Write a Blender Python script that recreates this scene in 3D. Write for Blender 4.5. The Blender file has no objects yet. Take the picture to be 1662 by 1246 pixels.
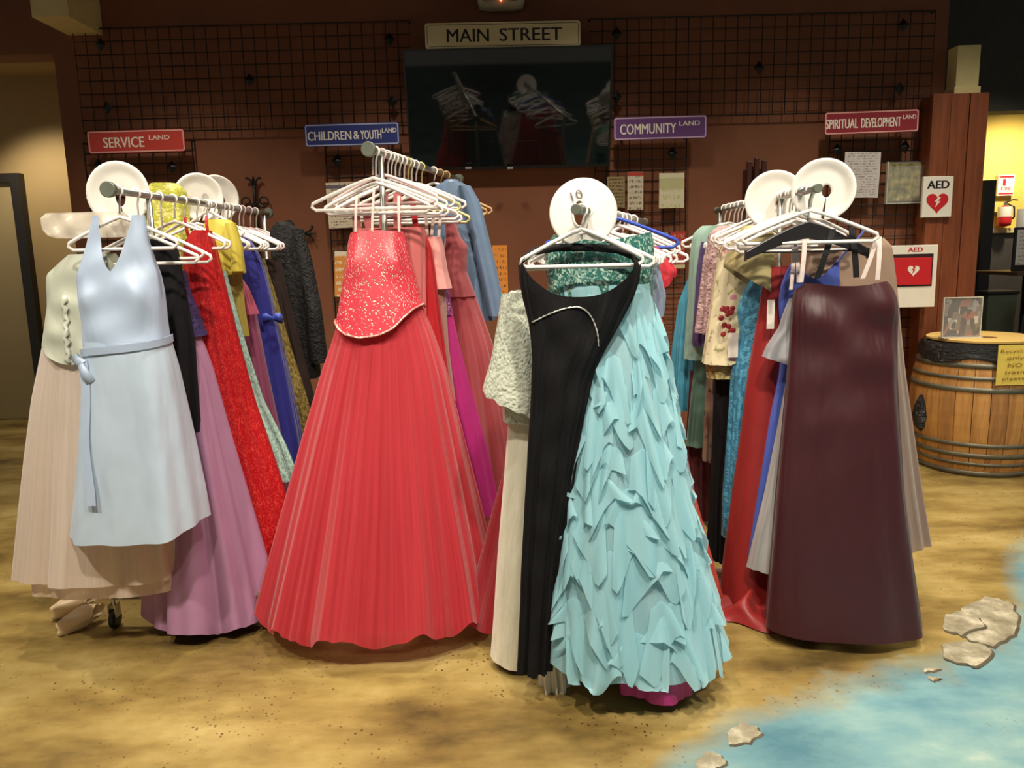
import bpy, math, random
import numpy as np
from mathutils import Vector, Matrix

# ------------------------------------------------------------------ camera
random.seed(7)
SC = bpy.context.scene
C = SC.collection
W, H, F = 1662.0, 1246.0, 1250.0
PITCH, ROLL, EYE = math.radians(9.5), math.radians(1.4), Vector((0, 0, 1.45))
_r0 = Vector((1, 0, 0))
_u0 = Vector((0, math.sin(PITCH), math.cos(PITCH)))
_fw = Vector((0, math.cos(PITCH), -math.sin(PITCH)))
CR = _r0 * math.cos(ROLL) - _u0 * math.sin(ROLL)
CU = _u0 * math.cos(ROLL) + _r0 * math.sin(ROLL)
cam_d = bpy.data.cameras.new('camera')
cam_d.sensor_width = 36.0
cam_d.lens = 36.0 * F / W
cam = bpy.data.objects.new('camera', cam_d)
C.objects.link(cam)
cam.matrix_world = Matrix((
    (CR.x, CU.x, -_fw.x, EYE.x), (CR.y, CU.y, -_fw.y, EYE.y), (CR.z, CU.z, -_fw.z, EYE.z), (0, 0, 0, 1)))
SC.camera = cam


def ray(px, py):
    return CR * ((px - W / 2) / F) + CU * ((H / 2 - py) / F) + _fw


def P(px, py, Y):            # a photo point taken to the plane at depth Y
    d = ray(px, py)
    return EYE + d * (Y / d.y)


def G(px, py, z=0.0):        # a photo point taken to the floor
    d = ray(px, py)
    return EYE + d * ((z - EYE.z) / d.z)


# ------------------------------------------------------------------ light
wd = bpy.data.worlds.new('room_ambience')
SC.world = wd
wd.use_nodes = True
wd.node_tree.nodes['Background'].inputs[0].default_value = (1.0, 0.90, 0.78, 1)
wd.node_tree.nodes['Background'].inputs[1].default_value = 0.20


def spot(loc, aim, power, size=1.4, blend=.6, col=(1.0, .86, .68), r=.07):
    l = bpy.data.lights.new('ceiling_or_fill_spot', 'SPOT')
    l.energy, l.spot_size, l.spot_blend, l.color, l.shadow_soft_size = power, size, blend, col, r
    o = bpy.data.objects.new('ceiling_or_fill_spot', l)
    C.objects.link(o)
    o.location = loc
    o.rotation_euler = (Vector(aim) - Vector(loc)).to_track_quat('-Z', 'Y').to_euler()
    return o


CEIL = 3.75
WARM = (1.0, .90, .75)
for sx in (-2.0, -.65, .75, 2.1):          # ceiling cans on the photographer's side
    spot((sx, .55, CEIL - .05), (sx * .95, 2.75, .8), 255, 1.2, .8, WARM)
for sx in (-1.9, -.35, .85, 2.0):          # cans over the racks
    spot((sx, 3.05, CEIL - .05), (sx, 2.85, 0), 190, 1.3, .6, WARM)
for sx in (-2.2, -.7, .6, 2.0, 3.1):       # added wall-wash spots that brighten the wall and pilaster
    spot((sx, 4.3, CEIL - .05), (sx, 5.0, 0.3), 135, 1.4, 1.0, WARM)
spot((-4.3, 6.6, 3.0), (-3.9, 7.2, 0.5), 80, 1.9, .7, (1, .88, .68))
spot((5.1, 7.55, 2.6), (5.3, 8.6, 1.2), 80, 2.4, .8, (1, .90, .68))  # added fill spot, brightens the far yellow wall
spot((2.9, 3.4, CEIL - .05), (3.0, 3.9, 0), 150, 1.45, .7, WARM)
spot((-3.0, 2.4, CEIL - .05), (-2.9, 3.4, 0), 60, 1.45, .7, WARM)
spot((3.9, 5.9, 3.2), (4.4, 6.9, .6), 60, 1.6, .8, WARM)  # added fill spot for the dim side table corner
spot((.3, 1.2, CEIL - .05), (.3, 1.3, 0), 110, 1.7, .8, WARM)
vs = SC.view_settings
vs.view_transform = 'Standard'
vs.look = 'None'
vs.gamma = 1.0
vs.use_curve_mapping = False
vs.exposure = 0.25


# ------------------------------------------------------------------ materials
def lin(c):
    out = []
    for v in c:
        v = v / 255.0
        out.append(v / 12.92 if v <= .04045 else ((v + .055) / 1.055) ** 2.4)
    return tuple(out)


_mats = {}


class NT:
    def __init__(s, name):
        s.m = bpy.data.materials.new(name)
        s.m.use_nodes = True
        s.t = s.m.node_tree
        s.n = s.t.nodes
        s.b = s.n['Principled BSDF']
        s.out = s.n['Material Output']

    def new(s, ty, **kw):
        n = s.n.new(ty)
        for k, v in kw.items():
            if k.startswith('i_'):
                key = k[2:]
                key = int(key) if key.isdigit() else key.replace('_', ' ')
                n.inputs[key].default_value = v
            else:
                setattr(n, k, v)
        return n

    def link(s, a, b):
        s.t.links.new(a, b)

    def coord(s, which='Object', scale=(1, 1, 1)):
        c = s.new('ShaderNodeTexCoord')
        m = s.new('ShaderNodeMapping')
        m.inputs['Scale'].default_value = scale
        s.link(c.outputs[which], m.inputs[0])
        return m.outputs[0]

    def noise(s, vec, scale, detail=3, rough=.55):
        n = s.new('ShaderNodeTexNoise')
        n.inputs['Scale'].default_value = scale
        n.inputs['Detail'].default_value = detail
        n.inputs['Roughness'].default_value = rough
        s.link(vec, n.inputs['Vector'])
        return n.outputs[0]

    def ramp(s, fac, stops, interp='LINEAR'):
        r = s.new('ShaderNodeValToRGB')
        r.color_ramp.interpolation = interp
        els = r.color_ramp.elements
        while len(els) < len(stops):
            els.new(.5)
        for e, (p, c) in zip(els, stops):
            e.position = p
            e.color = tuple(c) + (1,) if len(c) == 3 else c
        s.link(fac, r.inputs[0])
        return r.outputs[0]

    def mix(s, fac, a, b, mode='MIX'):
        m = s.new('ShaderNodeMix', data_type='RGBA', blend_type=mode)
        for sock, v in ((m.inputs[0], fac), (m.inputs[6], a), (m.inputs[7], b)):
            if hasattr(v, 'is_linked') or hasattr(v, 'links'):
                s.link(v, sock)
            elif isinstance(v, (int, float)):
                sock.default_value = v
            else:
                sock.default_value = tuple(v) + (1,) if len(v) == 3 else v
        return m.outputs[2]

    def bump(s, h, strength=.3, dist=.01):
        b = s.new('ShaderNodeBump')
        b.inputs['Strength'].default_value = strength
        b.inputs['Distance'].default_value = dist
        s.link(h, b.inputs['Height'])
        s.link(b.outputs[0], s.b.inputs['Normal'])
        return b.outputs[0]


def plain(name, rgb, rough=.5, metal=0.0, var=.12, scale=12, bump=.0, spec=.5, coat=0):
    key = ('p', name)
    if key in _mats:
        return _mats[key]
    n = NT(name)
    c = lin(rgb)
    v = n.coord()
    f = n.noise(v, scale, 4)
    lo = tuple(x * (1 - var) for x in c)
    hi = tuple(min(1, x * (1 + var)) for x in c)
    n.link(n.ramp(f, [(.3, lo), (.7, hi)]), n.b.inputs['Base Color'])
    n.b.inputs['Roughness'].default_value = rough
    n.b.inputs['Metallic'].default_value = metal
    n.b.inputs['Specular IOR Level'].default_value = spec
    n.b.inputs['Coat Weight'].default_value = coat
    if bump:
        n.bump(f, bump, .01)
    _mats[key] = n.m
    return n.m


def fabric(kind, rgb, rgb2=None, name=None):
    key = (kind, tuple(rgb), tuple(rgb2) if rgb2 else None)
    if key in _mats:
        return _mats[key]
    n = NT(name or kind + '_cloth')
    c = lin(rgb)
    c2 = lin(rgb2) if rgb2 else tuple(x * .72 for x in c)
    b = n.b
    uv = n.coord('UV')
    if kind == 'satin':
        f = n.noise(n.coord('UV', (5, 2.2, 1)), 1.6, 2)
        n.link(n.ramp(f, [(.3, tuple(x * .9 for x in c)), (.7, c)]), b.inputs['Base Color'])
        b.inputs['Roughness'].default_value = .48
        b.inputs['Sheen Weight'].default_value = .06
        n.bump(f, .35, .03)
    elif kind == 'matte':
        f = n.noise(n.coord('UV', (9, 2, 1)), 2.5, 4)
        n.link(n.ramp(f, [(.3, tuple(x * .85 for x in c)), (.7, c)]), b.inputs['Base Color'])
        b.inputs['Roughness'].default_value = .8
        b.inputs['Sheen Weight'].default_value = .3 * min(1, max(c) * 4)
        b.inputs['Specular IOR Level'].default_value = .25
        n.bump(f, .4, .03)
    elif kind in ('tulle', 'chiffon'):
        sc = (60, 1.2, 1) if kind == 'tulle' else (26, 1.5, 1)
        f = n.noise(n.coord('UV', sc), 1.0, 4, .6)
        n.link(n.ramp(f, [(.25, c2), (.75, c)]), b.inputs['Base Color'])
        b.inputs['Roughness'].default_value = .7
        b.inputs['Sheen Weight'].default_value = .35
        n.bump(f, .45, .012)
        tr = n.new('ShaderNodeBsdfTranslucent')
        tr.inputs[0].default_value = c + (1,)
        tp = n.new('ShaderNodeBsdfTransparent')
        m1 = n.new('ShaderNodeMixShader')
        m1.inputs[0].default_value = .35
        m2 = n.new('ShaderNodeMixShader')
        m2.inputs[0].default_value = .10 if kind == 'tulle' else .05
        n.link(b.outputs[0], m1.inputs[1])
        n.link(tr.outputs[0], m1.inputs[2])
        n.link(m1.outputs[0], m2.inputs[1])
        n.link(tp.outputs[0], m2.inputs[2])
        n.link(m2.outputs[0], n.out.inputs[0])
    elif kind == 'sequin':
        vo = n.new('ShaderNodeTexVoronoi')
        vo.inputs['Scale'].default_value = 150
        n.link(uv, vo.inputs['Vector'])
        sep = n.new('ShaderNodeSeparateColor')
        n.link(vo.outputs['Color'], sep.inputs[0])
        big = n.noise(uv, 26, 3)
        col = n.mix(n.ramp(sep.outputs[0], [(.5, (0, 0, 0)), (.8, (1, 1, 1))]), c, c2)
        col = n.mix(n.ramp(big, [(.3, (.15, .15, .15)), (.6, (1, 1, 1))]), c, col)
        n.link(col, b.inputs['Base Color'])
        b.inputs['Roughness'].default_value = .28
        b.inputs['Metallic'].default_value = .25
        n.bump(sep.outputs[1], .7, .006)
    elif kind == 'beaded':      # beads sewn in slanting rows and in scattered flowers
        vo = n.new('ShaderNodeTexVoronoi')
        vo.inputs['Scale'].default_value = 105
        n.link(uv, vo.inputs['Vector'])
        dots = n.ramp(vo.outputs['Distance'], [(.22, (1, 1, 1)), (.42, (0, 0, 0))])
        mp = n.new('ShaderNodeMapping')
        mp.inputs['Rotation'].default_value = (0, 0, .75)
        n.link(uv, mp.inputs[0])
        wv = n.new('ShaderNodeTexWave')
        wv.inputs['Scale'].default_value = 12
        wv.inputs['Distortion'].default_value = 1.2
        n.link(mp.outputs[0], wv.inputs['Vector'])
        big = n.noise(uv, 16, 3)
        msk = n.mix(n.ramp(big, [(.47, (0, 0, 0)), (.58, (1, 1, 1))]), n.ramp(wv.outputs[1], [(.6, (0, 0, 0)), (.85, (1, 1, 1))]), (1, 1, 1))
        fac = n.mix(1.0, dots, msk, 'MULTIPLY')
        n.link(n.mix(fac, c, c2), b.inputs['Base Color'])
        b.inputs['Roughness'].default_value = .35
        n.bump(fac, .8, .004)
    elif kind == 'lace':
        vo = n.new('ShaderNodeTexVoronoi')
        vo.inputs['Scale'].default_value = 70
        n.link(uv, vo.inputs['Vector'])
        big = n.noise(uv, 22, 4, .7)
        fac = n.mix(.5, n.ramp(vo.outputs['Distance'], [(.1, (0, 0, 0)), (.6, (1, 1, 1))]), n.ramp(big, [(.4, (0, 0, 0)), (.6, (1, 1, 1))]))
        n.link(n.mix(fac, c2, c), b.inputs['Base Color'])
        b.inputs['Roughness'].default_value = .75
        n.bump(fac, .8, .006)
    elif kind == 'floral':
        vo = n.new('ShaderNodeTexVoronoi')
        vo.inputs['Scale'].default_value = 16
        n.link(uv, vo.inputs['Vector'])
        d = n.ramp(n.mix(.25, vo.outputs['Distance'], n.noise(uv, 60, 3)), [(.24, (1, 1, 1)), (.33, (0, 0, 0))])
        leaf = n.ramp(n.noise(uv, 30, 2), [(.58, (0, 0, 0)), (.66, (1, 1, 1))])
        col = n.mix(leaf, c, lin((150, 150, 95)))
        n.link(n.mix(d, col, c2), b.inputs['Base Color'])
        b.inputs['Roughness'].default_value = .55
    elif kind == 'brocade':
        big = n.noise(uv, 34, 3, .6)
        f = n.ramp(big, [(.45, (0, 0, 0)), (.55, (1, 1, 1))])
        n.link(n.mix(f, c, c2), b.inputs['Base Color'])
        b.inputs['Roughness'].default_value = .4
        n.bump(f, .5, .004)
    _mats[key] = n.m
    return n.m


def print_mat(name, paper, ink, lines=40, fill=.45, rough=.6, head=None):
    """printed sheet: rows of broken ink lines (generated coordinates x across, z up)"""
    n = NT(name)
    co = n.new('ShaderNodeTexCoord')
    sep = n.new('ShaderNodeSeparateXYZ')
    n.link(co.outputs['Generated'], sep.inputs[0])
    m = n.new('ShaderNodeMath', operation='MULTIPLY')
    m.inputs[1].default_value = lines
    n.link(sep.outputs[2], m.inputs[0])
    fr = n.new('ShaderNodeMath', operation='FRACT')
    n.link(m.outputs[0], fr.inputs[0])
    row = n.ramp(fr.outputs[0], [(.5, (1, 1, 1)), (.55, (0, 0, 0))])
    mp = n.new('ShaderNodeMapping')
    mp.inputs['Scale'].default_value = (14, 1, lines)
    n.link(co.outputs['Generated'], mp.inputs[0])
    wd_ = n.ramp(n.noise(mp.outputs[0], 1.3, 2), [(fill - .04, (0, 0, 0)), (fill + .04, (1, 1, 1))])
    mx = n.ramp(sep.outputs[0], [(.08, (0, 0, 0)), (.1, (1, 1, 1)), (.9, (1, 1, 1)), (.92, (0, 0, 0))])
    f = n.mix(1, n.mix(1, row, wd_, 'MULTIPLY'), mx, 'MULTIPLY')
    col = n.mix(f, lin(paper), lin(ink))
    if head:
        hz = n.ramp(sep.outputs[2], [(head[0] - .01, (0, 0, 0)), (head[0], (1, 1, 1)), (head[1], (1, 1, 1)), (head[1] + .01, (0, 0, 0))])
        col = n.mix(hz, col, lin(head[2]))
    n.link(col, n.b.inputs['Base Color'])
    n.b.inputs['Roughness'].default_value = rough
    return n.m


# ------------------------------------------------------------------ builders
def tag(o, label=None, cat=None, group=None, kind=None):
    if label:
        o['label'] = label
    if cat:
        o['category'] = cat
    if group:
        o['group'] = group
    if kind:
        o['kind'] = kind
    return o


def root(name, loc, label, cat, group=None):
    o = bpy.data.objects.new(name, None)
    o.empty_display_size = .05
    C.objects.link(o)
    o.location = loc
    return tag(o, label, cat, group)


def wloc(o):
    v = Vector(o.location)
    while o.parent:
        o = o.parent
        v += Vector(o.location)
    return v


class MB:
    def __init__(s):
        s.v, s.f, s.uv = [], [], []

    def add(s, verts, faces, uvs=None):
        o = len(s.v)
        s.v += [tuple(p) for p in verts]
        s.f += [tuple(i + o for i in f) for f in faces]
        s.uv += list(uvs) if uvs is not None else [(p[0] + p[1] * .7, p[2]) for p in verts]
        return s

    def box(s, lo, hi):
        (a, b, c), (d, e, f) = lo, hi
        v = [(a, b, c), (d, b, c), (d, e, c), (a, e, c), (a, b, f), (d, b, f), (d, e, f), (a, e, f)]
        return s.add(v, [(0, 3, 2, 1), (4, 5, 6, 7), (0, 1, 5, 4), (1, 2, 6, 5), (2, 3, 7, 6), (3, 0, 4, 7)])

    def sweep(s, pts, r, sides=6, closed=False):
        pts = [Vector(p) for p in pts]
        n = len(pts)
        rs = r if isinstance(r, (list, tuple)) else [r] * n
        up = None
        vs_, fs = [], []
        for i, p in enumerate(pts):
            if closed:
                t = (pts[(i + 1) % n] - pts[i - 1]).normalized()
            else:
                t = (pts[min(n - 1, i + 1)] - pts[max(0, i - 1)]).normalized()
            if up is None:
                up = Vector((0, 0, 1)) if abs(t.z) < .9 else Vector((1, 0, 0))
            a = (up - t * up.dot(t))
            a = a.normalized() if a.length > 1e-6 else t.orthogonal().normalized()
            bb = t.cross(a)
            up = a
            for k in range(sides):
                an = 2 * math.pi * k / sides
                vs_.append(p + (a * math.cos(an) + bb * math.sin(an)) * rs[i])
        m = n if closed else n - 1
        for i in range(m):
            for k in range(sides):
                k2 = (k + 1) % sides
                j = (i + 1) % n
                fs.append((i * sides + k, i * sides + k2, j * sides + k2, j * sides + k))
        if not closed:
            fs.append(tuple(range(sides))[::-1])
            fs.append(tuple((n - 1) * sides + k for k in range(sides)))
        return s.add(vs_, fs)

    def lathe(s, prof, c, axis='z', seg=32, cap=True):
        """prof: (r, h) list"""
        vs_, fs = [], []
        for r, h in prof:
            for k in range(seg):
                a = 2 * math.pi * k / seg
                q = (r * math.cos(a), r * math.sin(a), h)
                if axis == 'y':
                    q = (q[0], h, q[1])
                elif axis == 'x':
                    q = (h, q[0], q[1])
                vs_.append((c[0] + q[0], c[1] + q[1], c[2] + q[2]))
        for i in range(len(prof) - 1):
            for k in range(seg):
                k2 = (k + 1) % seg
                fs.append((i * seg + k, i * seg + k2, (i + 1) * seg + k2, (i + 1) * seg + k))
        if cap:
            fs.append(tuple(range(seg))[::-1])
            fs.append(tuple((len(prof) - 1) * seg + k for k in range(seg)))
        return s.add(vs_, fs)

    def ribbon(s, pts, wdir, w, th=.0015):
        pts = [Vector(p) for p in pts]
        n = len(pts)
        wd_ = wdir if isinstance(wdir, list) else [Vector(wdir)] * n
        ws = w if isinstance(w, list) else [w] * n
        vs_, uvs, fs = [], [], []
        L = 0
        for i, p in enumerate(pts):
            t = (pts[min(n - 1, i + 1)] - pts[max(0, i - 1)]).normalized()
            a = Vector(wd_[i]).normalized()
            nn = t.cross(a)
            nn = nn.normalized() if nn.length > 1e-6 else Vector((0, -1, 0))
            if i:
                L += (p - pts[i - 1]).length
            for sa, sn in ((-1, -1), (1, -1), (1, 1), (-1, 1)):
                vs_.append(p + a * (ws[i] / 2 * sa) + nn * (th / 2 * sn))
                uvs.append((ws[i] / 2 * sa, L))
        for i in range(n - 1):
            for k in range(4):
                k2 = (k + 1) % 4
                fs.append((i * 4 + k, i * 4 + k2, i * 4 + 4 + k2, i * 4 + 4 + k))
        fs.append((0, 1, 2, 3))
        fs.append((n * 4 - 1, n * 4 - 2, n * 4 - 3, n * 4 - 4))
        return s.add(vs_, fs, uvs)

    def poly(s, pts2, plane_y, th):
        """flat outline in x,z extruded in y from plane_y towards +y by th"""
        n = len(pts2)
        v = [(x, plane_y, z) for x, z in pts2] + [(x, plane_y + th, z) for x, z in pts2]
        f = [tuple(range(n)), tuple(range(2 * n - 1, n - 1, -1))]
        f += [(i, i + n, (i + 1) % n + n, (i + 1) % n) for i in range(n)]
        return s.add(v, f)

    def build(s, name, mat, parent=None, smooth=False, bevel=0):
        me = bpy.data.meshes.new(name)
        vs_ = s.v
        base = wloc(parent) if parent else None
        if base is not None:
            vs_ = [(x - base.x, y - base.y, z - base.z) for x, y, z in vs_]
        me.from_pydata(vs_, [], s.f)
        ul = me.uv_layers.new(name='UVMap')
        idx = np.empty(len(me.loops), dtype=np.int32)
        me.loops.foreach_get('vertex_index', idx)
        ul.data.foreach_set('uv', np.array(s.uv, dtype=np.float32)[idx].ravel())
        if smooth:
            me.polygons.foreach_set('use_smooth', [True] * len(me.polygons))
        me.update()
        o = bpy.data.objects.new(name, me)
        C.objects.link(o)
        if mat:
            me.materials.append(mat)
        if parent:
            o.parent = parent
        if bevel:
            b = o.modifiers.new('edge', 'BEVEL')
            b.width = bevel
            b.segments = 2
            b.limit_method = 'ANGLE'
        return o


def struct(o):
    o['kind'] = 'structure'
    return o


def arc(c, r, a0, a1, n, ax=(1, 0, 0), ay=(0, 0, 1)):
    c, ax, ay = Vector(c), Vector(ax), Vector(ay)
    return [c + ax * (r * math.cos(a0 + (a1 - a0) * i / n)) + ay * (r * math.sin(a0 + (a1 - a0) * i / n)) for i in range(n + 1)]


def text(string, centre, width, height, mat, parent, rot=None, bold=.012, name='lettering', depth=.0012):
    cu = bpy.data.curves.new('lettering', 'FONT')
    cu.body = string
    cu.extrude = .02
    cu.resolution_u = 3
    tmp = bpy.data.objects.new('tmp', cu)
    C.objects.link(tmp)
    bpy.context.view_layer.update()
    me = bpy.data.meshes.new_from_object(tmp.evaluated_get(bpy.context.evaluated_depsgraph_get()))
    bpy.data.objects.remove(tmp)
    bpy.data.curves.remove(cu)
    co = np.empty(len(me.vertices) * 3)
    me.vertices.foreach_get('co', co)
    co = co.reshape(-1, 3)
    lo, hi = co.min(0), co.max(0)
    out = np.zeros_like(co)
    out[:, 0] = ((co[:, 0] - lo[0]) / (hi[0] - lo[0]) - .5) * width
    out[:, 2] = ((co[:, 1] - lo[1]) / (hi[1] - lo[1]) - .5) * height
    out[:, 1] = -(co[:, 2] - lo[2]) / (hi[2] - lo[2]) * depth
    base_out = out
    if rot is not None:
        out = out @ np.array(rot.to_3x3()).T
    out += np.array(Vector(centre) - wloc(parent))
    if bold:        # heavier strokes: the outline repeated a stroke's part to each side
        ax = np.array((rot.to_3x3() if rot is not None else Matrix.Identity(3)) @ Vector((1, 0, 0)))
        faces = [tuple(p_.vertices) for p_ in me.polygons]
        n_ = len(out)
        sh = height * bold * 2.5
        allv = np.concatenate([out + ax * (k * sh) + np.array((0, -.0001 * k, 0)) for k in (-1, 0, 1)])
        allf = [tuple(i_ + n_ * k for i_ in f) for k in range(3) for f in faces]
        bpy.data.meshes.remove(me)
        me = bpy.data.meshes.new(name)
        me.from_pydata(allv.tolist(), [], allf)
    else:
        me.vertices.foreach_set('co', out.ravel())
    me.materials.clear()
    me.materials.append(mat)
    me.update()
    o = bpy.data.objects.new(name, me)
    C.objects.link(o)
    o.parent = parent
    return o


# ------------------------------------------------------------------ the setting
WALLY = 5.62
brown = plain('terracotta_wall_paint', (124, 74, 47), .75, var=.10, scale=3, bump=.05)
tan = plain('tan_wall_paint', (170, 144, 98), .8, var=.04, scale=2)
yellow = plain('yellow_wall_paint', (232, 196, 92), .8, var=.04, scale=2)
cream = plain('cream_paint', (214, 196, 140), .7, var=.05)
darkwain = plain('dark_grey_wainscot', (74, 68, 62), .6)
black = plain('black_paint', (16, 15, 14), .5)
charcoal = plain('charcoal_ceiling_paint', (30, 29, 26), .9)
iron = plain('black_iron_wire', (26, 20, 18), .55, .3)
wood_n = None


def wood_mat(name, a, b, sx=14, rough=.45, axis='z'):
    n = NT(name)
    sc = {'z': (sx, sx, 1.1), 'x': (1.1, sx, sx)}[axis]
    v = n.coord('Object', sc)
    f = n.noise(v, 1.6, 6, .6)
    n.link(n.ramp(f, [(.25, lin(a)), (.6, lin(b)), (.8, lin(a))]), n.b.inputs['Base Color'])
    n.b.inputs['Roughness'].default_value = rough
    n.bump(f, .2, .004)
    return n.m


def floor_mat():
    n = NT('stained_concrete_floor')
    v = n.coord('Object')
    big = n.noise(n.coord('Object', (.8, 1.7, 1)), 1.5, 6, .62)
    fine = n.noise(v, 16, 4, .65)
    ochre = n.ramp(big, [(.34, lin((74, 60, 32))), (.44, lin((122, 101, 54))), (.53, lin((150, 129, 74))), (.66, lin((176, 156, 100)))])
    ochre = n.mix(n.ramp(fine, [(.3, (.35,) * 3), (.7, (0, 0, 0))]), ochre, lin((128, 102, 50)))
    # painted pool of blue water, its edge running across the floor
    sep = n.new('ShaderNodeSeparateXYZ')
    n.link(n.coord('Object'), sep.inputs[0])
    edge = [G(1085, 1246), G(1170, 1190), G(1250, 1148), G(1400, 1105), G(1530, 1078), G(1610, 1040), G(1650, 985), G(1640, 915), G(1690, 850)]
    pts = sorted([(p.x, p.y) for p in edge])
    x0, x1, ys = -.5, 3.5, 6.0
    mr = n.new('ShaderNodeMapRange')
    mr.inputs[1].default_value, mr.inputs[2].default_value = x0, x1
    n.link(sep.outputs[0], mr.inputs[0])
    fc = n.new('ShaderNodeFloatCurve')
    cv = fc.mapping.curves[0]
    allp = [(x0, pts[0][1] - .9)] + pts + [(x1, pts[-1][1] + .8)]
    for i, (x, y) in enumerate(allp):
        q = ((x - x0) / (x1 - x0), max(0.0, min(1, y / ys)))
        if i == 0:
            cv.points[0].location = q
        elif i == len(allp) - 1:
            cv.points[len(cv.points) - 1].location = q
        else:
            cv.points.new(*q)
    for p in cv.points:
        p.handle_type = 'VECTOR'
    fc.mapping.update()
    n.link(mr.outputs[0], fc.inputs['Value'])
    m = n.new('ShaderNodeMath', operation='MULTIPLY')
    m.inputs[1].default_value = ys
    n.link(fc.outputs[0], m.inputs[0])
    d = n.new('ShaderNodeMath', operation='SUBTRACT')
    n.link(m.outputs[0], d.inputs[0])
    n.link(sep.outputs[1], d.inputs[1])
    nz = n.new('ShaderNodeMath', operation='MULTIPLY_ADD')
    n.link(n.noise(v, 5, 4, .6), nz.inputs[0])
    nz.inputs[1].default_value = .28
    n.link(d.outputs[0], nz.inputs[2])
    mask = n.ramp(nz.outputs[0], [(.05, (0, 0, 0)), (.24, (1, 1, 1))])
    blue = n.ramp(n.noise(n.coord('Object', (1.4, 2.4, 1)), 1.5, 5, .6), [(.3, lin((74, 116, 130))), (.46, lin((104, 142, 148))), (.62, lin((130, 160, 156))), (.78, lin((182, 190, 174)))])
    col = n.mix(mask, ochre, blue)
    # dark specks of the aggregate, in drifts
    vo = n.new('ShaderNodeTexVoronoi')
    vo.inputs['Scale'].default_value = 55
    n.link(v, vo.inputs['Vector'])
    dots = n.ramp(vo.outputs['Distance'], [(.19, (1, 1, 1)), (.28, (0, 0, 0))])
    drift = n.ramp(n.noise(v, 2.6, 4, .7), [(.46, (0, 0, 0)), (.6, (1, 1, 1))])
    sepc = n.new('ShaderNodeSeparateColor')
    n.link(vo.outputs['Color'], sepc.inputs[0])
    pick = n.ramp(sepc.outputs[0], [(.55, (0, 0, 0)), (.6, (1, 1, 1))])
    sp = n.mix(1, n.mix(1, dots, drift, 'MULTIPLY'), pick, 'MULTIPLY')
    sp = n.mix(1, sp, n.ramp(mask, [(.3, (1, 1, 1)), (.9, (.25, .25, .25))]), 'MULTIPLY')
    col = n.mix(sp, col, lin((74, 50, 26)))
    n.link(col, n.b.inputs['Base Color'])
    n.b.inputs['Roughness'].default_value = .42
    n.b.inputs['Specular IOR Level'].default_value = .35
    n.bump(fine, .06, .005)
    return n.m


struct(MB().box((-7, -3.5, -.1), (8.5, 9.2, 0)).build('floor', floor_mat()))
struct(MB().box((-7, -3.5, CEIL), (8.5, 9.2, CEIL + .1)).build('ceiling', charcoal))
# main wall: right end at px 1540, opening at the left
XR = P(1538, 60, WALLY).x
XL = P(100, 200, WALLY).x
ZH = P(40, 88, WALLY).z
struct(MB().box((XL, WALLY, 0), (XR, WALLY + .22, CEIL)).build('wall_back', brown))
struct(MB().box((-7, WALLY, ZH), (XL, WALLY + .22, CEIL)).build('wall_over_opening', brown))
# alcove behind the opening
YA = 7.35
struct(MB().box((-7, YA, 0), (XL + .9, YA + .1, CEIL)).build('wall_alcove_back', tan))
struct(MB().box((XL + .05, WALLY + .22, 0), (XL + .15, YA, CEIL)).build('wall_alcove_side', tan))
struct(MB().box((-7, WALLY + .22, ZH + .25), (XL + .05, YA, ZH + .3)).build('ceiling_alcove', tan))
struct(MB().box((-7, YA - .02, 0), (XL + .05, YA, .09)).build('baseboard_alcove', cream))
# far room on the right
YF = 8.3
zsp = P(1630, 182, YF).z
struct(MB().box((XR - 1, YF, 0), (8.5, YF + .1, CEIL)).build('wall_far_right', yellow))
zc = P(1625, 378, YF).z
struct(MB().box((XR - 1, YF - .03, 0), (8.5, YF, zc)).build('wall_wainscot_far', darkwain))
struct(MB().box((XR - 1, YF - .07, zc), (8.5, YF, zc + .05)).build('trim_1', cream))
struct(MB().box((XR - .2, YF - 1.3, P(1630, 180, YF - 1.3).z), (8.5, YF - 1.1, CEIL)).build('trim_2', plain('grey_soffit_paint', (66, 64, 56), .8)))
# cream bulkhead hanging at top left
a, b_ = P(52, 28, 5.2), P(112, 28, 5.2)
struct(MB().box((a.x, 5.2, a.z), (b_.x, WALLY - .005, CEIL)).build('trim_3', cream))

# dark-framed door panel in the alcove
dr = root('door_1', (P(-40, 600, YA).x, YA - .06, 0), None, None)
dr['kind'] = 'structure'
xa, xb = P(-190, 300, YA).x, P(28, 297, YA).x
zt = P(20, 297, YA).z
MB().box((xa, YA - .045, .01), (xb, YA - .03, zt)).build('door_panel', plain('door_tan_panel', (160, 142, 102), .6, var=.04, scale=3), dr)
dfm = plain('door_dark_frame', (34, 30, 26), .5)
MB().box((xb - .02, YA - .08, .01), (xb + .07, YA - .001, zt + .08)).build('door_frame', dfm, dr)
MB().box((xa, YA - .08, zt), (xb - .02, YA - .001, zt + .08)).build('door_frame', dfm, dr)

# wooden pilaster with planks, right of the main wall
YW = 5.44
wp = wood_mat('cedar_planks', (96, 48, 26), (134, 72, 40))
pil = root('timber_pilaster', (P(1555, 500, YW).x, YW, 0), 'tall reddish cedar plank pilaster with the defibrillator sign', 'pillar')
pl0, pl1 = P(1512, 200, YW).x, P(1603, 200, YW).x
ptop = P(1560, 151, YW).z
for i in range(3):
    w_ = (pl1 - pl0) / 3
    MB().box((pl0 + i * w_ + .002, YW + (.004 if i == 1 else 0), 0), (pl0 + (i + 1) * w_ - .002, YW + .035, ptop)).build('plank', wp, pil, bevel=.003)
MB().box((pl0 + .005, YW + .035, 0), (pl1 - .005, YW + .17, ptop - .01)).build('core', wp, pil)
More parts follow.
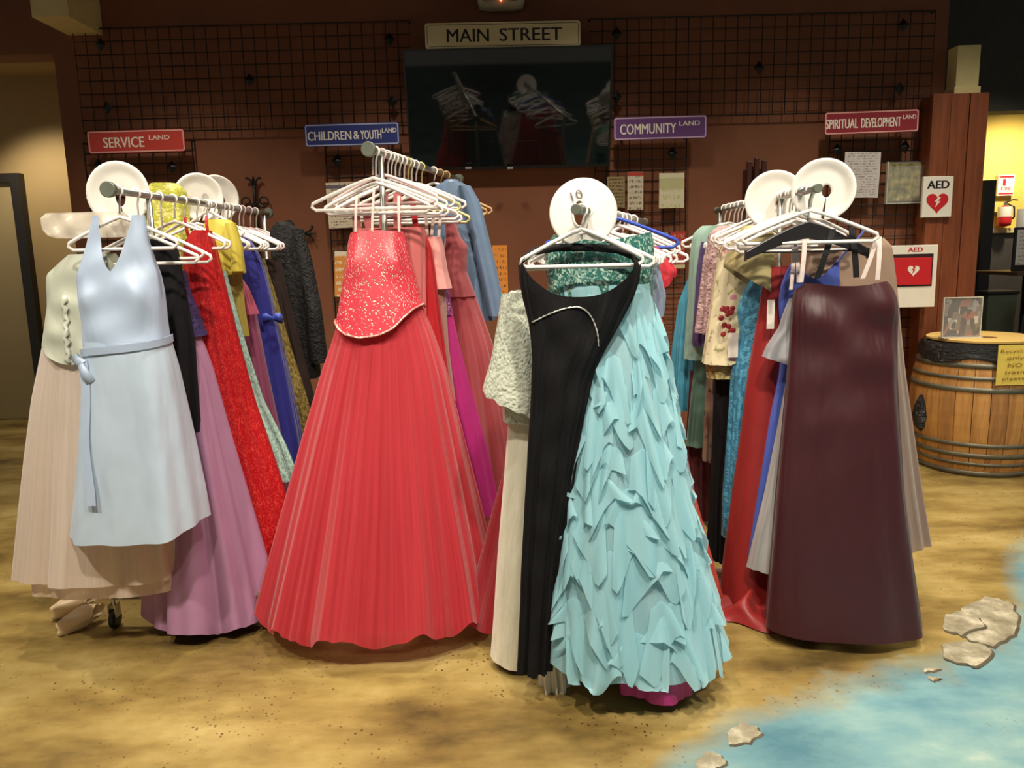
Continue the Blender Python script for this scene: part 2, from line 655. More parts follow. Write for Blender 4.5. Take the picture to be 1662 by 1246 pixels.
# cream block standing on the ledge above the pilaster
q0, q1 = P(1549, 148, YW + .06), P(1586, 148, YW + .06)
cb = root('cream_block', (q0.x, YW + .1, ptop), 'cream painted block standing on top of the cedar pilaster', 'block')
MB().box((q0.x, YW + .05, ptop), (q1.x, YW + .17, P(1565, 70, YW).z)).build('block', cream, cb, bevel=.003)
MB().box((q0.x - .012, YW + .04, ptop), (q1.x + .012, YW + .175, ptop + .05)).build('plinth', cream, cb, bevel=.003)

# ------------------------------------------------------------------ painted rocks on the floor (flat paint)
rock_a = NT('painted_rock')
f_ = rock_a.noise(rock_a.coord('Object', (1, 1, 1)), 11, 5, .65)
rock_a.link(rock_a.ramp(f_, [(.3, lin((112, 104, 84))), (.5, lin((150, 142, 118))), (.68, lin((196, 188, 164)))]), rock_a.b.inputs['Base Color'])
rock_a.b.inputs['Roughness'].default_value = .45
rock_a = rock_a.m
rock_b = plain('painted_rock_edge', (78, 72, 56), .5, var=.3, scale=20)
FLOOR = bpy.data.objects['floor']


def rock(pts, seed, z):
    rng = random.Random(seed)
    n = len(pts)
    ring = []
    for i in range(n):
        a, b = pts[i], pts[(i + 1) % n]
        for k in range(4):
            t = k / 4
            ring.append((a[0] + (b[0] - a[0]) * t + rng.uniform(-2.6, 2.6), a[1] + (b[1] - a[1]) * t + rng.uniform(-1.8, 1.8)))
    for nm, dx, dy, zz, m, sc in (('painted_rock_edge', 3, 3, z, rock_b, 1.03), ('painted_rock', 0, 0, z + .0006, rock_a, .98)):
        cx = sum(p[0] for p in ring) / len(ring)
        cy = sum(p[1] for p in ring) / len(ring)
        vs_ = [G(cx + (p[0] - cx) * sc + dx, cy + (p[1] - cy) * sc + dy, zz) for p in ring]
        k = len(vs_)
        ctr = G(cx, cy, zz)
        MB().add([tuple(p) for p in vs_] + [tuple(ctr)], [((i + 1) % k, i, k) for i in range(k)]).build(nm, m, FLOOR)


rock([(1560, 985), (1600, 968), (1640, 975), (1655, 1005), (1648, 1030), (1610, 1048), (1575, 1040), (1560, 1028)], 1, .0006)
rock([(1530, 1000), (1555, 990), (1585, 1000), (1600, 1015), (1560, 1030), (1530, 1020)], 2, .0019)
rock([(1528, 1045), (1560, 1040), (1600, 1046), (1612, 1060), (1585, 1080), (1550, 1075), (1530, 1065)], 3, .0032)
rock([(1180, 1190), (1200, 1172), (1225, 1176), (1236, 1190), (1215, 1204), (1182, 1208)], 4, .0006)
rock([(1130, 1230), (1150, 1218), (1172, 1225), (1178, 1240), (1150, 1252), (1128, 1246)], 5, .0006)
rock([(1497, 1085), (1515, 1082), (1528, 1083), (1515, 1088), (1500, 1090)], 6, .0006)
rock([(1505, 1098), (1520, 1099), (1528, 1099), (1518, 1104), (1510, 1104)], 7, .0006)

# ------------------------------------------------------------------ gridwall panels
clip_m = plain('diamond_clip_iron', (20, 24, 22), .45, .4)


def grid(name, x0, x1, z0, z1, nx, nz, label, clips, y=WALLY - .05, group='black gridwall panels'):
    g = root(name, ((x0 + x1) / 2, y, z0), label, 'wire grid', group)
    fr = MB()
    r = .0042
    fr.sweep([(x0, y, z0), (x1, y, z0), (x1, y, z1), (x0, y, z1)], r * 1.25, 5, True)
    fr.build('frame', iron, g)
    wi = MB()
    for i in range(1, nx):
        x = x0 + (x1 - x0) * i / nx
        wi.sweep([(x, y, z0), (x, y, z1)], r * .8, 4)
    for j in range(1, nz):
        z = z0 + (z1 - z0) * j / nz
        wi.sweep([(x0, y - .006, z), (x1, y - .006, z)], r * .8, 4)
    tag(wi.build('wires', iron, g), kind='stuff')
    for px, py in clips:
        p = P(px, py, y - .02)
        a_ = .036
        MB().add([(p.x - a_, y - .02, p.z), (p.x, y - .02, p.z - a_ * 1.25), (p.x + a_, y - .02, p.z), (p.x, y - .02, p.z + a_ * 1.25), (p.x, y - .034, p.z), (p.x, y - .01, p.z)],
                 [(0, 1, 4), (1, 2, 4), (2, 3, 4), (3, 0, 4), (1, 0, 5), (2, 1, 5), (3, 2, 5), (0, 3, 5)]).build('diamond_clip', clip_m, g)
    for (x, z) in ((x0, z0), (x1, z0), (x0, z1), (x1, z1)):
        MB().sweep([(x, y, z), (x, WALLY - .001, z)], .006, 6).build('wall_peg', iron, g)
    return g


zA, zB = P(400, 212, WALLY).z, P(400, 44, WALLY).z
xs = lambda px, py=130: P(px, py, WALLY - .05).x
grid('gridwall_panel', xs(127), xs(668), zA, zB, 28, 8, 'wide black wire grid on the wall left of the television', [(163, 72), (405, 130), (632, 64), (174, 175), (637, 165)])
zA, zB = P(1230, 188, WALLY).z, P(1230, 28, WALLY).z
grid('gridwall_panel', xs(958), xs(1512), zA, zB, 28, 8, 'wide black wire grid on the wall right of the television', [(1001, 55), (1001, 157), (1232, 110), (1466, 41), (1460, 144)])
zl = .35
for (x0, x1, py, lab, cl) in ((136, 312, 232, 'tall black wire grid behind the red service sign', [(160, 268), (279, 271)]),
                              (528, 692, 236, 'tall black wire grid under the blue children and youth sign', [(547, 261)]),
                              (966, 1114, 226, 'tall black wire grid under the purple community sign', [(1091, 249)]),
                              (1346, 1498, 212, 'tall black wire grid under the maroon spiritual development sign', [(1359, 243), (1469, 238)])):
    grid('gridwall_panel', xs(x0, 240), xs(x1, 240), zl, P((x0 + x1) / 2, py, WALLY).z, 8, 26, lab, cl)

# ------------------------------------------------------------------ television
tv = root('wall_television', (P(828, 270, 5.4200).x, 5.4800, P(828, 276, 5.4200).z), 'large dark wall-mounted flat television under the main street sign', 'television')
pc, hwid = P(826, 178, 5.4400), (P(992, 178, 5.4400).x - P(660, 178, 5.4400).x) / 2
hh = (P(826, 80, 5.4400).z - P(826, 275, 5.4400).z) / 2
scr = NT('glossy_dark_screen')
scr.link(scr.ramp(scr.noise(scr.coord(), 2, 2), [(.3, lin((14, 18, 17))), (.7, lin((18, 24, 22)))]), scr.b.inputs['Base Color'])
scr.b.inputs['Roughness'].default_value = .035
scr.b.inputs['Specular IOR Level'].default_value = .55
rotx = Matrix.Rotation(math.radians(15.0), 4, 'X')


def tilted(mb, name, mat):
    mb.v = [tuple(pc + rotx @ (Vector(p) - pc)) for p in mb.v]
    return mb.build(name, mat, tv)


tilted(MB().box((pc.x - hwid, 5.4400, pc.z - hh), (pc.x + hwid, 5.4800, pc.z + hh)), 'casing', plain('tv_black_plastic', (18, 17, 16), .4))
bz = .012
tilted(MB().box((pc.x - hwid + bz, 5.4370, pc.z - hh + .02), (pc.x + hwid - bz, 5.4395, pc.z + hh - bz)), 'screen', scr.m)
tvb = plain('tv_black_plastic', (18, 17, 16), .4)
for nm, lo, hi in (('bezel', (pc.x - hwid, 5.4320, pc.z - hh), (pc.x + hwid, 5.4400, pc.z - hh + .02)), ('bezel', (pc.x - hwid, 5.4320, pc.z + hh - bz), (pc.x + hwid, 5.4400, pc.z + hh)),
                   ('bezel', (pc.x - hwid, 5.4320, pc.z - hh + .02), (pc.x - hwid + bz, 5.4400, pc.z + hh - bz)), ('bezel', (pc.x + hwid - bz, 5.4320, pc.z - hh + .02), (pc.x + hwid, 5.4400, pc.z + hh - bz))):
    tilted(MB().box(lo, hi), nm, tvb)
silver = plain('brushed_silver_plastic', (170, 170, 165), .35, .5)
for px in (760, 828):
    p = P(px, 273, 5.4200)
    MB().box((p.x - .02, 5.4380, p.z - .002), (p.x + .02, 5.4600, p.z + .012)).build('bottom_badge', silver, tv)
MB().box((pc.x - .2, 5.4900, pc.z - .2), (pc.x + .2, WALLY - .001, pc.z + .2)).build('wall_bracket', iron, tv)

# ------------------------------------------------------------------ street signs
white_l = plain('white_lettering', (236, 230, 214), .5, var=.03)


def sign(name, corners, face, border, label, words, Y, border_w=.012, inset=.004, lm=white_l):
    """corners: px left/right x at mid height, y top/bottom at left and at right"""
    xl, xr, ytl, ybl, ytr, ybr = corners
    tl, bl, tr, br = P(xl, ytl, Y), P(xl, ybl, Y), P(xr, ytr, Y), P(xr, ybr, Y)
    c = (tl + bl + tr + br) / 4
    wv = ((tr + br) - (tl + bl)) / 2
    w, h = wv.length, ((tl - bl).length + (tr - br).length) / 2
    ang = math.atan2(wv.z, wv.x)
    rot = Matrix.Rotation(-ang, 4, 'Y')
    s = root(name, (c.x, Y, c.z - h / 2), label, 'sign')

    def rr(w_, h_, r, n=5):
        pts = []
        for cx, cz, a0 in ((w_ / 2 - r, h_ / 2 - r, 0), (-w_ / 2 + r, h_ / 2 - r, 90), (-w_ / 2 + r, -h_ / 2 + r, 180), (w_ / 2 - r, -h_ / 2 + r, 270)):
            for k in range(n + 1):
                an = math.radians(a0 + 90 * k / n)
                pts.append((cx + r * math.cos(an), cz + r * math.sin(an)))
        return pts

    def put(mb, nm, m):
        mb.v = [tuple(c + rot @ Vector(p)) for p in mb.v]
        return mb.build(nm, m, s)
    put(MB().poly(rr(w, h, .018)[::-1], -.003, .006), 'plate', face)
    o, i = rr(w - 2 * inset, h - 2 * inset, .016), rr(w - 2 * inset - 2 * border_w, h - 2 * inset - 2 * border_w, .010)
    k = len(o)
    vv = [(x, -.0042, z) for x, z in o] + [(x, -.0042, z) for x, z in i] + [(x, -.003, z) for x, z in o] + [(x, -.003, z) for x, z in i]
    ff = []
    for q in range(k):
        r_ = (q + 1) % k
        ff += [(q, r_, r_ + k, q + k), (q, q + 2 * k, r_ + 2 * k, r_), (q + k, r_ + k, r_ + 3 * k, q + 3 * k)]
    put(MB().add(vv, ff), 'border', border)
    for string, fx, fz, fw, fh, bold in words:
        cc = c + rot @ Vector((w * fx, -.003, h * fz))
        text(string, cc, w * fw, h * fh, lm, s, rot, bold)
    # stand-off to the wall
    for sx in (-.4, .4):
        q = c + rot @ Vector((w * sx, 0, 0))
        MB().box((q.x - .01, Y + .003, q.z - .01), (q.x + .01, WALLY - .001, q.z + .01)).build('hanging_bracket', iron, s)
    return s


def paint(name, rgb):
    return plain(name, rgb, .4, var=.04, scale=3)


pinkb = paint('pale_pink_border', (224, 170, 160))
YS = 5.4800
sign('street_sign', (690, 942, 38, 80, 33, 75), paint('cream_sign_enamel', (206, 192, 150)), paint('black_sign_line', (40, 34, 30)),
     'cream MAIN STREET sign with black letters above the television', [('MAIN', -.225, 0, .27, .5, .008), ('STREET', .18, 0, .40, .5, .008)], 5.3400, .003, .012, paint('black_letter_paint', (26, 22, 22)))
sign('street_sign', (143, 300, 214, 249, 208, 246), paint('red_sign_enamel', (190, 62, 52)), pinkb,
     'red SERVICE LAND sign at the left of the wall', [('SERVICE', -.13, -.03, .42, .46, .008), ('LAND', .24, .14, .21, .2, .008)], YS, .008)
sign('street_sign', (495, 648, 202, 239, 198, 234), paint('blue_sign_enamel', (44, 54, 122)), paint('pale_blue_border', (170, 180, 214)),
     'blue CHILDREN & YOUTH LAND sign left of the television', [('CHILDREN', -.24, -.03, .46, .4, .008), ('&', .045, -.03, .06, .36, .008), ('YOUTH', .2, -.03, .22, .4, .008), ('LAND', .395, .14, .15, .2, .008)], YS, .008)
sign('street_sign', (996, 1147, 191, 228, 186, 224), paint('purple_sign_enamel', (104, 64, 122)), paint('lilac_border', (206, 176, 204)),
     'purple COMMUNITY LAND sign right of the television', [('COMMUNITY', -.13, -.03, .6, .44, .008), ('LAND', .315, .16, .22, .2, .008)], YS, .008)
sign('street_sign', (1338, 1491, 183, 219, 176, 214), paint('maroon_sign_enamel', (146, 42, 52)), pinkb,
     'maroon SPIRITUAL DEVELOPMENT LAND sign at the right of the wall', [('SPIRITUAL', -.315, -.03, .34, .42, .008), ('DEVELOPMENT', .1, -.03, .42, .42, .008), ('LAND', .4, .17, .14, .18, .008)], YS, .008)

# emergency light at the top of the frame
p = P(813, 2, 5.5200)
el = root('emergency_light', (p.x, 5.5200, p.z - .06), 'off-white twin-head emergency light above the main street sign', 'emergency light')
elm = plain('off_white_plastic', (196, 184, 146), .45)
body = MB()
body.lathe([(.02, -.16), (.07, -.145), (.085, -.09), (.085, .09), (.07, .145), (.02, .16)], (p.x, 5.5500, p.z + .03), 'x', 20)
body.build('housing', elm, el, True)
for s_ in (-1, 1):
    MB().lathe([(.05, -.02), (.062, -.03), (.062, .0), (.05, .008)], (p.x + s_ * .085, 5.4650, p.z + .045), 'y', 20).build('lamp_head', elm, el, True)
led = NT('red_indicator')
led.b.inputs['Base Color'].default_value = (.8, .05, .03, 1)
led.b.inputs['Emission Color'].default_value = (1, .12, .06, 1)
led.b.inputs['Emission Strength'].default_value = 6
MB().lathe([(.004, -.008), (.006, -.004), (.006, .004)], (p.x, 5.4650, p.z - .012), 'y', 10).build('indicator_light', led.m, el)

# ------------------------------------------------------------------ papers, flyers and notices on the wall
def sheet(name, px0, px1, py0, py1, Y, mat, label, cat='flyer', tilt=0.0, group=None):
    c = P((px0 + px1) / 2, (py0 + py1) / 2, Y)
    w = P(px1, (py0 + py1) / 2, Y).x - P(px0, (py0 + py1) / 2, Y).x
    h = P((px0 + px1) / 2, py0, Y).z - P((px0 + px1) / 2, py1, Y).z
    m = MB()
    nx, nz = 6, 8
    vv, ff = [], []
    for side, dy in ((0, 0), (1, .0012)):
        for j in range(nz + 1):
            for i in range(nx + 1):
                u, v = i / nx - .5, j / nz - .5
                curl = .012 * (v ** 2) + .006 * math.sin(u * 3)
                x, z = u * w, v * h
                vv.append((c.x + x * math.cos(tilt) - z * math.sin(tilt), Y - .012 + curl + dy, c.z + x * math.sin(tilt) + z * math.cos(tilt)))
    q = (nx + 1)
    o_ = q * (nz + 1)
    for j in range(nz):
        for i in range(nx):
            a = j * q + i
            ff.append((a, a + 1, a + q + 1, a + q))
            ff.append((a + o_, a + q + o_, a + q + 1 + o_, a + 1 + o_))
    m.add(vv, ff)
    return tag(m.build(name, mat, None), label, cat, group)


YG = WALLY - .066
sheet('flyer', 532, 585, 296, 370, YG, print_mat('event_flyer_print', (222, 208, 184), (120, 92, 76), 16, .55, head=(.86, .93, (110, 100, 110))), 'white printed flyer on the grid behind the coral gown', tilt=.02)
sheet('flyer', 544, 580, 408, 482, YG, print_mat('orange_pamphlet_print', (226, 150, 66), (240, 220, 180), 7, .5, head=(.9, .99, (236, 226, 200))), 'orange and white pamphlet half hidden behind the beaded bodice', tilt=-.06)
sheet('flyer', 800, 824, 398, 476, WALLY - .008, print_mat('orange_flyer_print', (236, 150, 60), (90, 60, 40), 8, .56), 'orange flyer between the blue jacket and the round 10 divider')
sheet('brochure', 985, 1014, 287, 338, YG, print_mat('olive_brochure_print', (150, 132, 92), (92, 76, 50), 9, .45), 'olive brown brochure hung highest left of the strip brochure')
sheet('brochure', 1018, 1044, 279, 341, YG, print_mat('red_top_brochure_print', (208, 198, 172), (120, 110, 96), 7, .5, head=(.9, .99, (176, 60, 48))), 'narrow white brochure with a red top band')
sheet('notice', 1069, 1110, 281, 338, YG, print_mat('pale_notice_print', (214, 208, 176), (190, 186, 132), 4, .5, head=(.55, .85, (190, 186, 140))), 'pale square notice with a yellow panel')
sheet('leaflet', 1060, 1084, 377, 436, YG, print_mat('grey_leaflet_print', (96, 104, 100), (190, 186, 168), 6, .56, head=(.88, .98, (150, 150, 136))), 'grey green leaflet beside the red leaflet')
sheet('leaflet', 1087, 1112, 376, 436, YG, print_mat('red_leaflet_print', (170, 52, 44), (214, 150, 120), 6, .56, head=(.02, .1, (200, 190, 150))), 'red leaflet beside the grey green leaflet')
sheet('notice', 1368, 1427, 247, 321, YG - .01, print_mat('letter_page_print', (206, 198, 192), (150, 144, 140), 18, .5), 'white letter page pinned under the spiritual development sign', tilt=-.02)
mg = root('magazine_holder', (P(1466, 328, YG).x, YG, P(1466, 328, YG).z), 'clear acrylic holder with a green magazine', 'magazine rack')
n_ = NT('magazine_cover')
v_ = n_.coord('Generated')
n_.link(n_.ramp(n_.noise(v_, 5, 4), [(.3, lin((60, 64, 40))), (.5, lin((130, 124, 74))), (.62, lin((170, 156, 90))), (.75, lin((206, 200, 176)))]), n_.b.inputs['Base Color'])
c0, c1, c2_, c3 = P(1437, 327, YG), P(1492, 265, YG), P(1434, 330, YG), P(1498, 262, YG)
MB().box((c0.x, YG - .03, c0.z), (c1.x, YG - .02, c1.z)).build('magazine', n_.m, mg)
gl = NT('clear_acrylic')
gl.b.inputs['Base Color'].default_value = (.9, .9, .85, 1)
gl.b.inputs['Roughness'].default_value = .1
gl.b.inputs['Alpha'].default_value = .10
clear = gl.m
MB().box((c2_.x, YG - .036, c2_.z), (c3.x, YG - .033, c3.z - .03)).build('front_pane', clear, mg)
MB().box((c2_.x, YG - .012, c2_.z), (c3.x, YG - .009, c3.z)).build('back_pane', clear, mg)
edgem = plain('acrylic_edge', (206, 204, 186), .25)
for x in (c2_.x, c3.x - .006):
    MB().box((x, YG - .036, c2_.z), (x + .006, YG - .009, c3.z)).build('side_edge', edgem, mg)
MB().box((c2_.x, YG - .036, c2_.z - .006), (c3.x, YG - .009, c2_.z)).build('bottom_edge', edgem, mg)

# AED sign and cabinet
redp = paint('signal_red_paint', (196, 34, 40))
whitep = plain('white_enamel', (232, 226, 210), .4, var=.03)
blackl = paint('black_print', (24, 22, 24))


def heart(c, w, y, th=.0015):
    pts = []
    for i in range(40):
        t = 2 * math.pi * i / 40
        x = 16 * math.sin(t) ** 3
        z = 13 * math.cos(t) - 5 * math.cos(2 * t) - 2 * math.cos(3 * t) - math.cos(4 * t)
        pts.append((c.x + x * w / 32, c.z + z * w / 32))
    return MB().poly(pts[::-1], y, th)


def bolt(c, w, y, th=.001):
    pts = [(.1, .5), (-.28, .008), (-.02, .05), (-.2, -.5), (.3, .1), (.03, .08), (.3, .42)]
    return MB().poly([(c.x + a * w, c.z + b * w) for a, b in pts], y, th)


YE = YW - .004
tl, br = P(1497, 287, YE), P(1541, 352, YE)
s = root('aed_sign', ((tl.x + br.x) / 2, YE, br.z), 'white AED sign with a red heart on the cedar pilaster', 'sign')
MB().box((tl.x, YE - .02, br.z), (br.x, YE + .003, tl.z)).build('plate', whitep, s, bevel=.003)
cx, hgt = (tl.x + br.x) / 2, tl.z - br.z
text('AED', (cx, YE - .02, tl.z - hgt * .2), (br.x - tl.x) * .72, hgt * .19, blackl, s, None, .02)
hc = Vector((cx, 0, br.z + hgt * .37))
heart(hc, (br.x - tl.x) * .74, YE - .0215).build('heart', redp, s)
bolt(hc, (br.x - tl.x) * .36, YE - .0226).build('lightning_bolt', whitep, s)

tl, br = P(1428, 399, YW - .06), P(1509, 497, YW - .06)
s = root('aed_cabinet', ((tl.x + br.x) / 2, YW - .03, br.z), 'white defibrillator wall cabinet with a red window', 'cabinet')
y0 = YW - .12
MB().box((tl.x, y0, br.z), (br.x, WALLY - .001, tl.z)).build('box', whitep, s, bevel=.004)
hh_ = tl.z - br.z
wx0, wx1, wz0, wz1 = tl.x + .03, br.x - .03, tl.z - hh_ * .66, tl.z - hh_ * .14
MB().box((wx0, y0 - .002, wz0), (wx1, y0 - .0003, wz1)).build('window_recess', plain('dark_recess', (46, 24, 22), .5), s)
MB().box((wx0 + .004, y0 - .010, wz0 + .01), (wx1 - .012, y0 - .002, wz1 - .025)).build('red_case', redp, s, bevel=.003)
hc = Vector(((wx0 + wx1) / 2 + .02, 0, (wz0 + wz1) / 2))
heart(hc, .08, y0 - .0115).build('heart', whitep, s)
bolt(hc, .05, y0 - .0126).build('lightning_bolt', redp, s)
text('AED', ((wx0 + wx1) / 2 + .03, y0 - .0005, tl.z - hh_ * .07), .1, .028, redp, s, None, .02)

# wrought iron cross on the wall
def scroll(c, r, a0, turns, flip, y, n=26):
    pts = []
    for i in range(n + 1):
        t = i / n
        a = a0 + flip * turns * 2 * math.pi * t
        rr_ = r * (1 - .72 * t)
        pts.append((c[0] + rr_ * math.cos(a), y, c[1] + rr_ * math.sin(a)))
    return pts


def iron_cross(px, py, L, label):
    y = WALLY - .03
    c = P(px, py, y)
    s = root('iron_wall_cross', (c.x, y, c.z - L), label, 'wall decor')
    for k in range(4):
        a = math.pi / 2 * k
        d = Vector((math.cos(a), 0, math.sin(a)))
        n = Vector((-math.sin(a), 0, math.cos(a)))
        arm = MB()
        arm.sweep([c + d * (L * t) for t in (.0, .3, .6, .86)], [.016, .013, .011, .012], 8)
        arm.build('arm', iron, s, True)
        tip = MB()
        e = c + d * (L * .86)
        tip.add([e + n * -.022, e + d * .03 + n * -.012, e + d * .075, e + d * .03 + n * .012, e + n * .022, e + Vector((0, -.014, 0)) + d * .02],
                [(0, 1, 5), (1, 2, 5), (2, 3, 5), (3, 4, 5), (4, 0, 5)])
        for fl in (-1, 1):
            tip.sweep([e + n * (fl * .012 * t) + n * (fl * .04 * math.sin(t * 1.5)) + d * (.05 * math.sin(t * 2.2)) for t in [i / 8 for i in range(9)]], .007, 6)
        tip.build('fleur_tip', iron, s)
        for fl in (-1, 1):
            cc = c + d * (L * .58) + n * (fl * .058)
            MB().sweep(scroll((cc.x, cc.z), .048, a - fl * math.pi / 2, 1.35, -fl, y), .0055, 6).build('scroll', iron, s, True)
    MB().lathe([(.01, -.02), (.035, -.012), (.035, .01)], (c.x, y, c.z), 'y', 16).build('boss', iron, s)


iron_cross(418, 381, .40, 'black wrought iron scroll cross on the wall between the left racks')
s = root('wooden_wall_plaque', (P(1228, 330, 5.5600).x, 5.5600, P(1228, 330, 5.5600).z), 'dark brown slatted wooden plaque on the wall behind the right rack', 'wall decor')
pw = wood_mat('dark_brown_wood', (58, 26, 20), (78, 38, 28))
for px, dz in ((1216, 262), (1228, 256), (1240, 260)):
    p0, p1 = P(px - 5, 345, 5.5600), P(px + 5, dz, 5.5600)
    MB().box((p0.x, 5.5600, p0.z), (p1.x, 5.5820, p1.z)).build('slat', pw, s, bevel=.003)
p0, p1 = P(1211, 320, 5.5600), P(1245, 308, 5.5600)
MB().box((p0.x, 5.5820, p0.z), (p1.x, WALLY - .001, p1.z)).build('back_rail', pw, s)

# ------------------------------------------------------------------ garments
def tube(name, rows, Y, mat, parent=None, neck=None, hem=None, folds=(7, .002, .02), df=(.06, .14), db=None,
         nu=84, nv=30, ex=.85, bust=None, seed=1, hemwave=.0, fine=None, crump=None):
    """closed cloth tube lofted through photo-measured widths on the plane at depth Y.
    rows: (y, xl, xr) top to hem; neck/hem(c, s) give the edge height; returns (object, surface function)"""
    rng = random.Random(seed)
    zz, cc, hw = [], [], []
    for y, xl, xr in rows:
        a, b = P(xl, y, Y), P(xr, y, Y)
        zz.append((a.z + b.z) / 2)
        cc.append((a.x + b.x) / 2)
        hw.append(abs(b.x - a.x) / 2)
    ys = [r[0] for r in rows]
    zz, cc, hw, ys = map(np.array, (zz, cc, hw, ys))
    zt0, zh0 = zz[0], zz[-1]
    zs = np.linspace(zh0, zt0, 160)
    k = np.ones(9) / 9

    def sm(a):
        q = np.interp(zs, zz[::-1], a[::-1])
        return np.convolve(np.pad(q, 4, mode='reflect', reflect_type='odd'), k, 'valid')
    CC, HW = sm(cc), sm(hw)
    slope = (zz[-1] - zz[0]) / (ys[-1] - ys[0])
    y2z = lambda y: float(np.interp(y, ys, zz)) if ys[0] <= y <= ys[-1] else (zz[0] + (y - ys[0]) * slope if y < ys[0] else zz[-1] + (y - ys[-1]) * slope)
    if db is None:
        db = (df[0] * .8, df[1] * .6)
    ph = [rng.uniform(0, 6.28) for _ in range(6)]
    n0 = folds[0]

    def fold(t, z):
        g = np.clip((zt0 - z) / (zt0 - zh0), 0, 1)
        w = math.sin(n0 * t + ph[0] + .8 * math.sin(2 * t + ph[1])) * .6 + .35 * math.sin((n0 * 2 + 1) * t + ph[2] + 1.2 * math.sin(t + ph[5])) + .3 * math.sin((n0 - 2) * t + ph[3] + z * 1.5)
        d = w * (folds[1] + (folds[2] - folds[1]) * g ** 1.2)
        if fine:
            d += fine[1] * (.25 + .75 * g) * (.6 + .5 * math.sin(3 * t + ph[2] + 1.4 * z)) * math.sin(fine[0] * t + ph[4] + 2.2 * math.sin(5 * t + ph[3]) + 1.3 * math.sin(11 * t + ph[1]))
        return d, w

    def surf(t, z, out=0.0, wrinkle=True):
        c0, s0 = math.cos(t), math.sin(t)
        c = math.copysign(abs(c0) ** ex, c0)
        s = math.copysign(abs(s0) ** ex, s0)
        g = float(np.clip((zt0 - z) / (zt0 - zh0), 0, 1))
        h = max(.004, float(np.interp(z, zs, HW)))
        x0 = float(np.interp(z, zs, CC))
        dd = (df[0] + (df[1] - df[0]) * g) if s > 0 else (db[0] + (db[1] - db[0]) * g)
        nx, ny = c0 / h, s0 / dd
        L = math.hypot(nx, ny)
        nx, ny = nx / L, ny / L
        d = out
        if wrinkle:
            d += fold(t, z)[0]
        if crump:
            q0 = x0 + h * c
            d += crump[0] * max(.1, abs(s0)) ** 1.5 * max(0, 1 - crump[3] * g) * (math.sin(crump[1] * q0 + crump[2] * z + ph[0] + 1.1 * math.sin(9 * z + 7 * q0)) + .6 * math.sin(-.7 * crump[1] * q0 + 1.6 * crump[2] * z + ph[1]))
        if bust and s > 0:
            for bc in (-.5, .5):
                d += bust[1] * math.exp(-((c0 - bc) / .26) ** 2 - ((z - y2z(bust[0])) / .055) ** 2)
        return Vector((x0 + h * c + nx * d, Y - dd * s - ny * d, z))
    m = MB()
    vv, uu, ff = [], [], []
    for j in range(nv + 1):
        for i in range(nu + 1):
            t = 2 * math.pi * i / nu
            c0, s0 = math.cos(t), math.sin(t)
            zt = y2z(neck(c0, s0)) if neck else zt0
            zh = y2z(hem(c0, s0)) if hem else zh0
            zh += hemwave * fold(t, zh)[1]
            z = zt + (zh - zt) * (j / nv)
            p = surf(t, z)
            vv.append(tuple(p))
            uu.append((t * (hw.max() * 1.1), z))
    for j in range(nv):
        for i in range(nu):
            a = j * (nu + 1) + i
            ff.append((a, a + nu + 1, a + nu + 2, a + 1))
    m.add(vv, ff, uu)
    o = m.build(name, mat, parent, True)
    surf.y2z, surf.Y, surf.rows = y2z, Y, rows
    return o, surf


def onsurf(sf, px, py, out=.003):
    """point of the garment's front surface seen at a photo position"""
    z = sf.y2z(py)
    tgt = P(px, py, sf.Y).x
    lo, hi = .02, math.pi - .02
    for _ in range(30):
        m_ = (lo + hi) / 2
        if sf(m_, z).x > tgt:
            lo = m_
        else:
            hi = m_
    return sf(lo, z, out)


def base(rows, Y):
    y, xl, xr = rows[-1]
    return P((xl + xr) / 2, y, Y)


# racks: rail axis, front and back
class Rack:
    pass


chrome = plain('satin_chrome_tube', (176, 176, 168), .3, .85, var=.05)
gunmetal = plain('grey_green_end_cap', (112, 118, 104), .45, .4)
rubber = plain('black_caster_rubber', (22, 22, 24), .5)


